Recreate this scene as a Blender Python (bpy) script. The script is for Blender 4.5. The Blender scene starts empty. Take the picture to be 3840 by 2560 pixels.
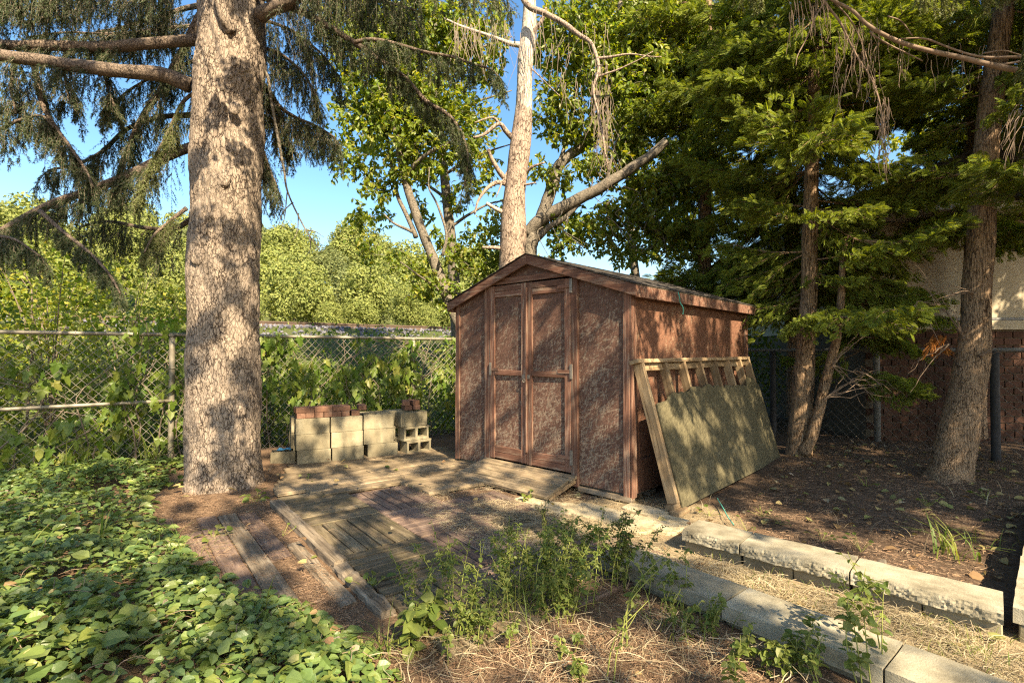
import bpy, bmesh, math, random
import numpy as np
from mathutils import Vector, Matrix, noise

# ------------------------------------------------------------------ camera, sky, sun, exposure
sc = bpy.context.scene
COL = sc.collection
R = math.radians
EYE = 1.40
PITCH = math.atan(37 / 1920)
cam_d = bpy.data.cameras.new('camera')
cam_d.lens = 18; cam_d.sensor_width = 36; cam_d.clip_start = 0.05; cam_d.clip_end = 3000
cam = bpy.data.objects.new('camera', cam_d)
cam.location = (0, 0, EYE); cam.rotation_euler = (R(90) + PITCH, 0, 0)
COL.objects.link(cam); sc.camera = cam

SUN_EL = R(40)
SUN_H = (0.471, -0.882)                     # horizontal direction towards the sun
world = bpy.data.worlds.new('World'); sc.world = world
world.use_nodes = True
wn = world.node_tree
bg = wn.nodes['Background']
sky = wn.nodes.new('ShaderNodeTexSky'); sky.sky_type = 'NISHITA'; sky.sun_disc = False
sky.sun_elevation = SUN_EL
sky.sun_rotation = math.atan2(SUN_H[0], SUN_H[1])
sky.air_density = 1.1; sky.dust_density = 1.3; sky.ozone_density = 3.0
bg.inputs['Strength'].default_value = 0.11
hs = wn.nodes.new('ShaderNodeHueSaturation'); hs.inputs['Saturation'].default_value = 1.25; hs.inputs['Value'].default_value = 0.95
wn.links.new(sky.outputs['Color'], hs.inputs['Color']); wn.links.new(hs.outputs['Color'], bg.inputs['Color'])

sun_d = bpy.data.lights.new('sun', 'SUN'); sun_d.energy = 5.0; sun_d.angle = R(0.53); sun_d.color = (1.0, 0.88, 0.70)
sun = bpy.data.objects.new('sun', sun_d); COL.objects.link(sun)
sv = Vector((SUN_H[0] * math.cos(SUN_EL), SUN_H[1] * math.cos(SUN_EL), math.sin(SUN_EL)))
sun.rotation_euler = sv.to_track_quat('Z', 'Y').to_euler()

sc.view_settings.view_transform = 'Standard'; sc.view_settings.look = 'None'
sc.view_settings.exposure = 1.72; sc.view_settings.gamma = 1.0; sc.view_settings.use_curve_mapping = False
sc.view_settings.use_white_balance = True; sc.view_settings.white_balance_temperature = 7600; sc.view_settings.white_balance_tint = 10
sc.cycles.max_bounces = 7; sc.cycles.diffuse_bounces = 5; sc.cycles.glossy_bounces = 2
sc.cycles.transmission_bounces = 5; sc.cycles.sample_clamp_indirect = 6
sc.cycles.use_denoising = False; sc.cycles.pixel_filter_type = 'BLACKMAN_HARRIS'; sc.cycles.filter_width = 1.2; sc.cycles.use_adaptive_sampling = False

rng = np.random.default_rng(11)
random.seed(5)

# ------------------------------------------------------------------ helpers: points
CT, ST = math.cos(PITCH), math.sin(PITCH)
def ray(px, py):
    x = (px - 1920) / 1920; u = (1280 - py) / 1920
    return Vector((x, CT - ST * u, ST + CT * u))
def at(px, py, Y):
    d = ray(px, py); k = Y / d.y
    return Vector((d.x * k, Y, EYE + d.z * k))
def gr(px, py, z=0.0):
    d = ray(px, py); k = (z - EYE) / d.z
    return Vector((d.x * k, d.y * k, z))

# ------------------------------------------------------------------ helpers: objects
def tag(o, label=None, cat=None, group=None, kind=None):
    if label: o['label'] = label
    if cat: o['category'] = cat
    if group: o['group'] = group
    if kind: o['kind'] = kind
    return o
def empty(name, loc=(0, 0, 0), rz=0.0):
    o = bpy.data.objects.new(name, None); COL.objects.link(o)
    o.location = loc; o.rotation_euler = (0, 0, rz); o.empty_display_size = 0.1
    return o
def thing(name, label, cat, loc=(0, 0, 0), rz=0.0, group=None):
    return tag(empty(name, loc, rz), label, cat, group)
def link(name, me, parent=None, loc=None, rot=None, scale=None):
    o = bpy.data.objects.new(name, me); COL.objects.link(o)
    if parent is not None: o.parent = parent
    if loc is not None: o.location = loc
    if rot is not None: o.rotation_euler = rot
    if scale is not None: o.scale = scale
    return o

class MB:
    """collects numpy geometry and turns it into one mesh"""
    def __init__(s): s.v = []; s.f = []; s.n = 0
    def add(s, verts, faces, mi=0):
        verts = np.asarray(verts, float).reshape(-1, 3)
        if not len(verts): return
        for fa in (faces if isinstance(faces, list) else [faces]):
            fa = np.asarray(fa, np.int64)
            if fa.size: s.f.append((fa + s.n, mi))
        s.v.append(verts); s.n += len(verts)
    def mesh(s, name, mats, smooth=False):
        me = bpy.data.meshes.new(name)
        V = np.concatenate(s.v).astype(np.float32)
        me.vertices.add(len(V)); me.vertices.foreach_set('co', V.ravel())
        li = np.concatenate([f.ravel() for f, _ in s.f]).astype(np.int32)
        tot = np.concatenate([np.full(len(f), f.shape[1], np.int32) for f, _ in s.f])
        mi = np.concatenate([np.full(len(f), m, np.int32) for f, m in s.f])
        st = np.concatenate([[0], np.cumsum(tot)[:-1]]).astype(np.int32)
        me.loops.add(len(li)); me.loops.foreach_set('vertex_index', li)
        me.polygons.add(len(tot)); me.polygons.foreach_set('loop_start', st)
        me.polygons.foreach_set('material_index', mi)
        me.polygons.foreach_set('use_smooth', np.full(len(tot), smooth, bool))
        me.update(calc_edges=True)
        for m in (mats if isinstance(mats, (list, tuple)) else [mats]): me.materials.append(m)
        return me
    def build(s, name, mats, parent=None, smooth=False, loc=None, kind=None):
        o = link(name, s.mesh(name, mats, smooth), parent, loc)
        if kind: o['kind'] = kind
        return o

def nrm(a): return a / np.maximum(np.linalg.norm(a, axis=-1, keepdims=True), 1e-9)
def frames(d, up):
    """rotation matrices whose y axis is d and whose z axis is close to up"""
    y = nrm(d); x = nrm(np.cross(y, up)); z = np.cross(x, y)
    return np.stack([x, y, z], -1)
def scatter(mb, tv, tf, pos, rot, scl, mi=0):
    n, k = len(pos), len(tv)
    if n == 0: return
    scl = np.asarray(scl)
    t = tv[None] * (scl[:, None, None] if scl.ndim == 1 else scl[:, None, :])
    V = np.einsum('nij,nkj->nki', rot, t) + pos[:, None, :]
    off = (np.arange(n) * k)[:, None, None]
    mb.add(V.reshape(-1, 3), [(np.asarray(f)[None] + off).reshape(-1, np.asarray(f).shape[1]) for f in tf], mi)
def tubes(mb, P, Rad, sides=5, mi=0, cap=False):
    """P: N x K x 3, Rad: N x K"""
    P = np.asarray(P, float); Rad = np.asarray(Rad, float)
    if P.ndim == 2: P = P[None]; Rad = Rad[None]
    N, K, _ = P.shape
    T = nrm(np.gradient(P, axis=1))
    mean = np.abs(T.mean(1)); ax = np.argmin(mean, -1)
    ref = np.eye(3)[ax][:, None, :]
    X = nrm(np.cross(T, np.broadcast_to(ref, T.shape))); Y = np.cross(T, X)
    a = np.arange(sides) * 2 * math.pi / sides
    V = P[:, :, None] + Rad[:, :, None, None] * (X[:, :, None] * np.cos(a)[None, None, :, None] + Y[:, :, None] * np.sin(a)[None, None, :, None])
    i = np.arange(K - 1)[:, None] * sides; j = np.arange(sides)[None]; jn = (j + 1) % sides
    q = np.stack([i + j, i + jn, i + sides + jn, i + sides + j], -1).reshape(-1, 4)
    F = (q[None] + (np.arange(N) * K * sides)[:, None, None]).reshape(-1, 4)
    fs = [F]
    if cap:
        c0 = np.arange(sides)[::-1]; c1 = np.arange(sides) + (K - 1) * sides
        fs.append((np.stack([c0, c1])[None] + (np.arange(N) * K * sides)[:, None, None]).reshape(-1, sides))
    mb.add(V.reshape(-1, 3), fs, mi)
def smooth_path(pts, n):
    """Catmull-Rom through pts, n samples"""
    p = np.array([list(q) for q in pts], float)
    p = np.vstack([2 * p[0] - p[1], p, 2 * p[-1] - p[-2]])
    u = np.linspace(0, len(p) - 3 - 1e-6, n); i = u.astype(int); t = (u - i)[:, None]
    a, b, c, d = p[i], p[i + 1], p[i + 2], p[i + 3]
    return 0.5 * (2 * b + (c - a) * t + (2 * a - 5 * b + 4 * c - d) * t ** 2 + (3 * b - a - 3 * c + d) * t ** 3)

def box_bm(bm, x0, x1, y0, y1, z0, z1):
    vs = [bm.verts.new((x, y, z)) for z in (z0, z1) for x, y in ((x0, y0), (x1, y0), (x1, y1), (x0, y1))]
    fs = [(3, 2, 1, 0), (4, 5, 6, 7), (0, 1, 5, 4), (1, 2, 6, 5), (2, 3, 7, 6), (3, 0, 4, 7)]
    return [bm.faces.new([vs[i] for i in f]) for f in fs]
def box(name, b, m, parent=None, bev=0.004, loc=None, rot=None, jit=0.0):
    bm = bmesh.new(); box_bm(bm, *b)
    if jit:
        for v in bm.verts: v.co += Vector((random.uniform(-jit, jit), random.uniform(-jit, jit), random.uniform(-jit, jit)))
    if bev: bmesh.ops.bevel(bm, geom=bm.edges[:], offset=bev, segments=1, affect='EDGES')
    me = bpy.data.meshes.new(name); bm.to_mesh(me); bm.free()
    me.materials.append(m)
    return link(name, me, parent, loc, rot)
def prism(name, poly, d0, d1, axis, m, parent=None, bev=0.0):
    """polygon in the plane normal to axis ('y': poly is x,z), extruded from d0 to d1"""
    bm = bmesh.new()
    def pt(a, b, d): return (a, d, b) if axis == 'y' else ((d, a, b) if axis == 'x' else (a, b, d))
    lo = [bm.verts.new(pt(a, b, d0)) for a, b in poly]; hi = [bm.verts.new(pt(a, b, d1)) for a, b in poly]
    n = len(poly)
    bm.faces.new(lo); bm.faces.new(hi[::-1])
    for i in range(n): bm.faces.new([lo[i], hi[i], hi[(i + 1) % n], lo[(i + 1) % n]])
    bmesh.ops.recalc_face_normals(bm, faces=bm.faces[:])
    if bev: bmesh.ops.bevel(bm, geom=bm.edges[:], offset=bev, segments=1, affect='EDGES')
    me = bpy.data.meshes.new(name); bm.to_mesh(me); bm.free(); me.materials.append(m)
    return link(name, me, parent)

# ------------------------------------------------------------------ helpers: materials
class NT:
    def __init__(s, name):
        s.m = bpy.data.materials.new(name); s.m.use_nodes = True
        s.t = s.m.node_tree; s.b = s.t.nodes['Principled BSDF']; s.out = s.t.nodes['Material Output']
        s.tc = s.n('ShaderNodeTexCoord'); s.oi = s.n('ShaderNodeObjectInfo')
    def n(s, k, **kw):
        x = s.t.nodes.new(k)
        for a, b in kw.items(): setattr(x, a, b)
        return x
    def l(s, a, b): s.t.links.new(a, b)
    def coords(s, scale=(1, 1, 1), rot=(0, 0, 0), rnd=True, src='Object'):
        mp = s.n('ShaderNodeMapping'); mp.inputs['Scale'].default_value = scale; mp.inputs['Rotation'].default_value = rot
        s.l(s.tc.outputs[src], mp.inputs['Vector'])
        if rnd:
            ml = s.n('ShaderNodeMath', operation='MULTIPLY'); ml.inputs[1].default_value = 37.0
            s.l(s.oi.outputs['Random'], ml.inputs[0])
            s.l(ml.outputs[0], mp.inputs['Location'])
        return mp.outputs['Vector']
    def noise(s, vec, scale, detail=4, rough=0.55, dist=0.0):
        x = s.n('ShaderNodeTexNoise'); x.inputs['Scale'].default_value = scale; x.inputs['Detail'].default_value = detail
        x.inputs['Roughness'].default_value = rough; x.inputs['Distortion'].default_value = dist
        s.l(vec, x.inputs['Vector']); return x.outputs['Fac']
    def vor(s, vec, scale, feature='F1', out='Distance'):
        x = s.n('ShaderNodeTexVoronoi', feature=feature); x.inputs['Scale'].default_value = scale
        s.l(vec, x.inputs['Vector']); return x.outputs[out]
    def ramp(s, fac, stops):
        x = s.n('ShaderNodeValToRGB'); e = x.color_ramp.elements
        while len(e) < len(stops): e.new(0.5)
        for el, (p, c) in zip(e, stops):
            el.position = p; el.color = (c[0], c[1], c[2], 1) if hasattr(c, '__len__') else (c, c, c, 1)
        s.l(fac, x.inputs[0]); return x.outputs[0]
    def mix(s, fac, a, b, mode='MIX'):
        x = s.n('ShaderNodeMix', data_type='RGBA', blend_type=mode)
        for sock, v in ((x.inputs[0], fac), (x.inputs[6], a), (x.inputs[7], b)):
            if hasattr(v, 'links'): s.l(v, sock)
            elif hasattr(v, '__len__'): sock.default_value = (v[0], v[1], v[2], 1)
            else: sock.default_value = v if sock.type == 'VALUE' else (v, v, v, 1)
        return x.outputs[2]
    def math(s, op, a, b=None, c=None, clamp=False):
        x = s.n('ShaderNodeMath', operation=op, use_clamp=clamp)
        for i, v in enumerate((a, b, c)):
            if v is None: continue
            if hasattr(v, 'links'): s.l(v, x.inputs[i])
            else: x.inputs[i].default_value = v
        return x.outputs[0]
    def bump(s, h, strength=0.5, dist=0.01):
        x = s.n('ShaderNodeBump'); x.inputs['Strength'].default_value = strength; x.inputs['Distance'].default_value = dist
        s.l(h, x.inputs['Height']); s.l(x.outputs[0], s.b.inputs['Normal']); return x
    def finish(s, col, rough=0.8, spec=0.3):
        if hasattr(col, 'links'): s.l(col, s.b.inputs['Base Color'])
        else: s.b.inputs['Base Color'].default_value = (*col, 1)
        s.b.inputs['Roughness'].default_value = rough
        s.b.inputs['Specular IOR Level'].default_value = spec
        return s.m

def wood_mat(name, dark, mid, light, grain=(3, 42, 42), moss=None, mossamt=0.0, rough=0.85):
    t = NT(name); v = t.coords(grain)
    g = t.noise(v, 1.0, 6, 0.65, 0.6)
    c = t.ramp(g, [(0.30, dark), (0.5, mid), (0.68, light)])
    v2 = t.coords((1, 1, 1)); p = t.noise(v2, 5.0, 4, 0.6)
    c = t.mix(t.ramp(p, [(0.35, 0.0), (0.7, 0.5)]), c, dark)
    if moss: c = t.mix(t.ramp(t.noise(v2, 9.0, 5, 0.7), [(0.5 - mossamt, 0.0), (0.72 - mossamt, 0.85)]), c, moss)
    c = t.mix(1.0, c, t.ramp(t.oi.outputs['Random'], [(0, 0.72), (0.5, 0.95), (1, 1.2)]), 'MULTIPLY')
    cr = t.ramp(t.noise(t.coords(tuple(2.2 if g_ < 5 else 90 for g_ in grain)), 1.0, 3, 0.5), [(0.30, 0.0), (0.38, 1.0)])
    c = t.mix(cr, t.mix(1.0, c, 0.42, 'MULTIPLY'), c)
    h = t.math('ADD', g, t.math('MULTIPLY', cr, 0.6))
    t.bump(h, 0.55, 0.006)
    return t.finish(c, rough, 0.2)
def plain_mat(name, stops, scale=8, detail=6, rough=0.85, spec=0.3, bump=0.4, bscale=60, bdist=0.006, metal=0.0, tint=True):
    t = NT(name); v = t.coords()
    c = t.ramp(t.noise(v, scale, detail, 0.62), stops)
    if tint: c = t.mix(1.0, c, t.ramp(t.oi.outputs['Random'], [(0, 0.8), (1, 1.15)]), 'MULTIPLY')
    if bump: t.bump(t.noise(v, bscale, 5, 0.65), bump, bdist)
    t.b.inputs['Metallic'].default_value = metal
    return t.finish(c, rough, spec)
def leaf_mat(name, cols, trans=0.38, tmul=(1.5, 1.4, 0.5), rough=0.5, spec=0.35, bumpy=0.0, vs=1.3, vr=(0.75, 1.25)):
    t = NT(name); ge = t.n('ShaderNodeNewGeometry')
    r = t.math('FRACT', t.math('ADD', ge.outputs['Random Per Island'], t.oi.outputs['Random']))
    c = t.ramp(r, [(i / max(1, len(cols) - 1), k) for i, k in enumerate(cols)])
    big = t.noise(t.coords(src='Object', rnd=False), vs, 2)
    c = t.mix(1.0, c, t.ramp(big, [(0.3, vr[0]), (0.7, vr[1])]), 'MULTIPLY')
    t.l(c, t.b.inputs['Base Color']); t.b.inputs['Roughness'].default_value = rough; t.b.inputs['Specular IOR Level'].default_value = spec
    if bumpy: t.bump(t.noise(t.coords(rnd=False), 90, 3), bumpy, 0.004)
    tr = t.n('ShaderNodeBsdfTranslucent'); t.l(t.mix(1.0, c, tmul, 'MULTIPLY'), tr.inputs['Color'])
    ms = t.n('ShaderNodeMixShader'); ms.inputs[0].default_value = trans
    t.l(t.b.outputs[0], ms.inputs[1]); t.l(tr.outputs[0], ms.inputs[2]); t.l(ms.outputs[0], t.out.inputs['Surface'])
    return t.m
def bark_mat(name, crack, mid, light, sc_=(14, 14, 6), bump=0.8):
    t = NT(name); v = t.coords(sc_, rnd=False)
    n = t.noise(v, 1.0, 6, 0.7, 0.4)
    wob = t.n('ShaderNodeTexNoise'); wob.inputs['Scale'].default_value = 1.4; wob.inputs['Detail'].default_value = 4; t.l(v, wob.inputs['Vector'])
    va = t.n('ShaderNodeMix', data_type='RGBA', blend_type='LINEAR_LIGHT'); va.inputs[0].default_value = 0.55
    t.l(v, va.inputs[6]); t.l(wob.outputs['Color'], va.inputs[7])
    vo = t.vor(va.outputs[2], 1.5, 'DISTANCE_TO_EDGE')
    c = t.ramp(n, [(0.3, mid), (0.5, light), (0.7, mid)])
    gap = t.noise(t.coords((3, 3, 2), rnd=False), 2.2, 4)
    m = t.ramp(t.math('ADD', vo, t.math('MULTIPLY', t.math('SUBTRACT', gap, 0.45), 0.22)), [(0.0, 0.0), (0.10, 1.0)])
    c = t.mix(m, crack, c)
    fine = t.noise(t.coords((1, 1, 0.4), rnd=False), 60, 5, 0.7)
    c = t.mix(1.0, c, t.ramp(fine, [(0.3, 0.6), (0.65, 1.25)]), 'MULTIPLY')
    t.bump(t.math('ADD', t.math('MULTIPLY', m, 0.7), t.math('ADD', n, fine)), bump, 0.012)
    return t.finish(c, 0.9, 0.15)

M = {}
M['bark'] = bark_mat('spruce bark', (0.05, 0.035, 0.028), (0.20, 0.155, 0.12), (0.32, 0.26, 0.205), (23, 23, 8.5), 0.9)
M['limbbark'] = bark_mat('dark limb bark', (0.035, 0.026, 0.02), (0.105, 0.08, 0.06), (0.20, 0.155, 0.12), (30, 30, 22), 0.8)
M['bark2'] = bark_mat('flaking conifer bark', (0.05, 0.033, 0.025), (0.22, 0.16, 0.12), (0.36, 0.28, 0.22), (16, 16, 6))
M['barewood'] = bark_mat('bare grey wood', (0.12, 0.09, 0.07), (0.38, 0.32, 0.26), (0.55, 0.48, 0.40), (30, 30, 2.0), 0.5)
M['cedarbark'] = bark_mat('cedar bark', (0.045, 0.026, 0.016), (0.19, 0.125, 0.075), (0.32, 0.22, 0.14), (34, 34, 2.2), 0.9)
M['smoothbark'] = bark_mat('smooth dark bark', (0.05, 0.045, 0.035), (0.115, 0.10, 0.08), (0.19, 0.165, 0.13), (10, 10, 14), 0.4)
M['twig'] = plain_mat('twig', [(0.3, (0.10, 0.075, 0.055)), (0.7, (0.24, 0.19, 0.15))], 12, tint=False)
M['drytwig'] = plain_mat('dry twig', [(0.3, (0.13, 0.09, 0.062)), (0.7, (0.28, 0.205, 0.15))], 12, tint=False)
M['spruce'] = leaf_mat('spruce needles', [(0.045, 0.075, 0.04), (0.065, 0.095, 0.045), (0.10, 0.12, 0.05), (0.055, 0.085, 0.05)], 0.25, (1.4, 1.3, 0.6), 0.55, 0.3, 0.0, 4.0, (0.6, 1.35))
M['sprucelit'] = leaf_mat('pale spruce needles', [(0.12, 0.15, 0.06), (0.17, 0.19, 0.07)], 0.3, (1.3, 1.25, 0.6), 0.55, 0.3)  # lit copy of the spruce needles, sunlight put into the colour
M['cedar'] = leaf_mat('cedar sprays', [(0.11, 0.165, 0.030), (0.16, 0.22, 0.038), (0.23, 0.27, 0.05), (0.12, 0.18, 0.045), (0.28, 0.29, 0.06)], 0.42, (1.75, 1.6, 0.45), 0.5, 0.3, 0.0, 7.0, (0.6, 1.5))
M['cedardead'] = leaf_mat('dead cedar spray', [(0.33, 0.13, 0.03), (0.42, 0.19, 0.05)], 0.3, (1.2, 1.0, 0.6))
M['leaf'] = leaf_mat('broad leaves', [(0.10, 0.165, 0.028), (0.15, 0.215, 0.035), (0.21, 0.26, 0.042), (0.13, 0.19, 0.032), (0.32, 0.31, 0.055)], 0.45, (1.7, 1.55, 0.4), 0.42, 0.4)
M['leafy'] = leaf_mat('yellowing leaves', [(0.19, 0.25, 0.04), (0.27, 0.30, 0.05), (0.14, 0.21, 0.035), (0.38, 0.34, 0.06)], 0.5, (1.6, 1.45, 0.4), 0.45, 0.35)  # sunlit and backlit glow put into the leaf colour
M['vine'] = leaf_mat('vine leaves', [(0.075, 0.14, 0.022), (0.12, 0.19, 0.03), (0.18, 0.235, 0.045), (0.10, 0.165, 0.032), (0.27, 0.27, 0.06)], 0.42, (1.6, 1.5, 0.4), 0.45, 0.4)
M['ground_leaf'] = leaf_mat('ground cover leaves', [(0.085, 0.15, 0.05), (0.125, 0.195, 0.055), (0.17, 0.225, 0.055), (0.10, 0.165, 0.062), (0.22, 0.255, 0.06)], 0.3, (1.6, 1.45, 0.4), 0.42, 0.5, 0.35)
M['weed'] = leaf_mat('weed leaves', [(0.10, 0.155, 0.035), (0.155, 0.20, 0.045), (0.20, 0.225, 0.065)], 0.38, (1.5, 1.4, 0.45), 0.5, 0.35)
M['weedstem'] = plain_mat('weed stem', [(0.3, (0.16, 0.20, 0.04)), (0.7, (0.27, 0.27, 0.08))], 9, tint=False, bump=0)
M['seed'] = leaf_mat('dark seed heads', [(0.06, 0.06, 0.03), (0.10, 0.09, 0.04)], 0.2)
M['grass'] = leaf_mat('grass blades', [(0.10, 0.17, 0.035), (0.16, 0.21, 0.045), (0.24, 0.25, 0.07)], 0.35, (1.4, 1.35, 0.5))
M['straw'] = leaf_mat('dry straw', [(0.32, 0.26, 0.155), (0.44, 0.37, 0.235), (0.52, 0.455, 0.315), (0.25, 0.185, 0.115)], 0.25, (1.1, 1.0, 0.8), 0.7, 0.2)
M['needle_litter'] = leaf_mat('brown needle litter', [(0.19, 0.115, 0.07), (0.30, 0.19, 0.12), (0.40, 0.28, 0.18), (0.12, 0.075, 0.05)], 0.1, (1.0, 0.9, 0.8), 0.8, 0.15)
M['litter'] = leaf_mat('fallen leaves', [(0.30, 0.20, 0.10), (0.22, 0.13, 0.07), (0.42, 0.33, 0.15), (0.20, 0.22, 0.07), (0.36, 0.30, 0.22)], 0.25, (1.2, 1.0, 0.6), 0.7, 0.2)
M['hill'] = leaf_mat('hillside foliage', [(0.17, 0.215, 0.065), (0.22, 0.26, 0.075), (0.27, 0.29, 0.09), (0.17, 0.21, 0.075)], 0.35, (1.4, 1.3, 0.5), 0.7, 0.2)  # greens paled to stand in for distance haze
M['hill2'] = leaf_mat('darker hillside foliage', [(0.11, 0.145, 0.06), (0.15, 0.18, 0.07), (0.20, 0.215, 0.08)], 0.3, (1.4, 1.3, 0.5), 0.7, 0.2)
M['deckwood'] = wood_mat('weathered deck boards', (0.12, 0.088, 0.055), (0.255, 0.195, 0.125), (0.38, 0.305, 0.205), (3, 36, 36), (0.15, 0.125, 0.06), -0.05)
M['tilewood'] = wood_mat('mossy slatted tiles', (0.075, 0.058, 0.036), (0.165, 0.13, 0.083), (0.28, 0.23, 0.15), (3, 40, 40), (0.105, 0.09, 0.045), 0.02)
M['redwood'] = wood_mat('purple brown boards', (0.085, 0.055, 0.045), (0.18, 0.125, 0.10), (0.29, 0.22, 0.17), (3, 40, 40), (0.20, 0.14, 0.10), 0.02)
M['oldtimber'] = wood_mat('rotting grey timber', (0.06, 0.046, 0.032), (0.20, 0.16, 0.115), (0.33, 0.275, 0.205), (2, 34, 34))
M['rawwood'] = wood_mat('raw framing lumber', (0.16, 0.105, 0.058), (0.29, 0.205, 0.12), (0.40, 0.305, 0.19), (3, 30, 30))
M['paintedwood_v'] = wood_mat('flaking brown painted upright trim', (0.11, 0.052, 0.036), (0.20, 0.10, 0.068), (0.36, 0.27, 0.20), (38, 38, 2.5))
M['rawwood_v'] = wood_mat('raw upright framing lumber', (0.16, 0.105, 0.058), (0.29, 0.205, 0.12), (0.40, 0.305, 0.19), (30, 30, 3))
M['paintedwood'] = wood_mat('flaking brown painted trim', (0.11, 0.052, 0.036), (0.20, 0.10, 0.068), (0.36, 0.27, 0.20), (2.5, 38, 38))
M['oldcon'] = plain_mat('cinder block concrete', [(0.3, (0.17, 0.145, 0.095)), (0.55, (0.245, 0.215, 0.145)), (0.75, (0.31, 0.28, 0.20))], 5, 8, 0.95, 0.15, 0.5, 120, 0.004)
M['kerbcon'] = plain_mat('pale wall cap concrete', [(0.28, (0.15, 0.13, 0.09)), (0.5, (0.31, 0.28, 0.205)), (0.72, (0.42, 0.385, 0.295))], 7, 10, 0.95, 0.1, 0.8, 110, 0.004)
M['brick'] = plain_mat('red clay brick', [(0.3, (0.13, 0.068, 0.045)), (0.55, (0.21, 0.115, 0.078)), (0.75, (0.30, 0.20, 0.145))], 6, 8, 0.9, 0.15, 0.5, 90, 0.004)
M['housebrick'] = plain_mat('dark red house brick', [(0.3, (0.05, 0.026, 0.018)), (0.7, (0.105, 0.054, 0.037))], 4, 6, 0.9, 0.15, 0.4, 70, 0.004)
M['mortar'] = plain_mat('mortar', [(0.3, (0.10, 0.08, 0.055)), (0.7, (0.16, 0.13, 0.095))], 12, 6, 0.95, 0.1, tint=False)
M['stucco'] = plain_mat('cream stucco', [(0.3, (0.34, 0.295, 0.21)), (0.7, (0.43, 0.38, 0.28))], 2.5, 6, 0.9, 0.15, 0.5, 160, 0.005, tint=False)
M['whitetrim'] = plain_mat('white eave trim', [(0.3, (0.55, 0.54, 0.50)), (0.7, (0.66, 0.65, 0.61))], 5, 4, 0.6, 0.3, 0, tint=False)
M['greytrim'] = plain_mat('grey trim', [(0.3, (0.17, 0.17, 0.16)), (0.7, (0.22, 0.22, 0.21))], 5, 4, 0.6, 0.3, 0, tint=False)
M['galv'] = plain_mat('galvanised pipe', [(0.3, (0.15, 0.13, 0.095)), (0.7, (0.27, 0.245, 0.19))], 9, 5, 0.5, 0.4, 0.15, 60, 0.002, 0.2, tint=False)
M['wire'] = plain_mat('fence wire', [(0.3, (0.22, 0.20, 0.16)), (0.7, (0.36, 0.33, 0.28))], 6, 3, 0.5, 0.5, 0, metal=0.25, tint=False)
M['wire_dark'] = plain_mat('dull dark fence wire', [(0.3, (0.09, 0.08, 0.065)), (0.7, (0.17, 0.15, 0.125))], 6, 3, 0.5, 0.5, 0, metal=0.25, tint=False)  # darker copy of the wire, shade put into its colour
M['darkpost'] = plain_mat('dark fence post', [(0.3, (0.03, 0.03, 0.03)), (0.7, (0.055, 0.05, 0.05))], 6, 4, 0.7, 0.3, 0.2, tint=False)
M['rail'] = plain_mat('rusty rail steel', [(0.3, (0.075, 0.05, 0.036)), (0.7, (0.13, 0.09, 0.065))], 4, 5, 0.7, 0.3, 0.2, tint=False)
M['ballast'] = leaf_mat('ballast stones', [(0.06, 0.062, 0.08), (0.11, 0.112, 0.14), (0.20, 0.195, 0.21), (0.08, 0.08, 0.10)], 0.0, (1, 1, 1), 0.9, 0.2)
M['shingle'] = plain_mat('asphalt shingles', [(0.3, (0.045, 0.042, 0.04)), (0.7, (0.09, 0.082, 0.075))], 20, 5, 0.95, 0.1, 0.6, 200, 0.003)
M['bluedrum'] = plain_mat('blue plastic drum', [(0.3, (0.05, 0.09, 0.16)), (0.7, (0.08, 0.13, 0.22))], 4, 3, 0.45, 0.4, 0, tint=False)
M['bluescrap'] = plain_mat('blue plastic scrap', [(0.3, (0.03, 0.20, 0.42)), (0.7, (0.12, 0.38, 0.60))], 14, 3, 0.4, 0.4, 0, tint=False)
M['iron'] = plain_mat('dull iron', [(0.3, (0.14, 0.12, 0.10)), (0.7, (0.30, 0.27, 0.23))], 20, 4, 0.6, 0.4, 0.1, metal=0.5, tint=False)
M['cord'] = plain_mat('green cord', [(0.3, (0.05, 0.27, 0.22)), (0.7, (0.10, 0.40, 0.33))], 30, 2, 0.6, 0.2, 0, tint=False)
M['paver'] = plain_mat('sandy flagstone', [(0.3, (0.33, 0.27, 0.17)), (0.55, (0.46, 0.39, 0.26)), (0.75, (0.52, 0.46, 0.34))], 6, 8, 0.95, 0.12, 0.5, 80, 0.004)

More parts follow.
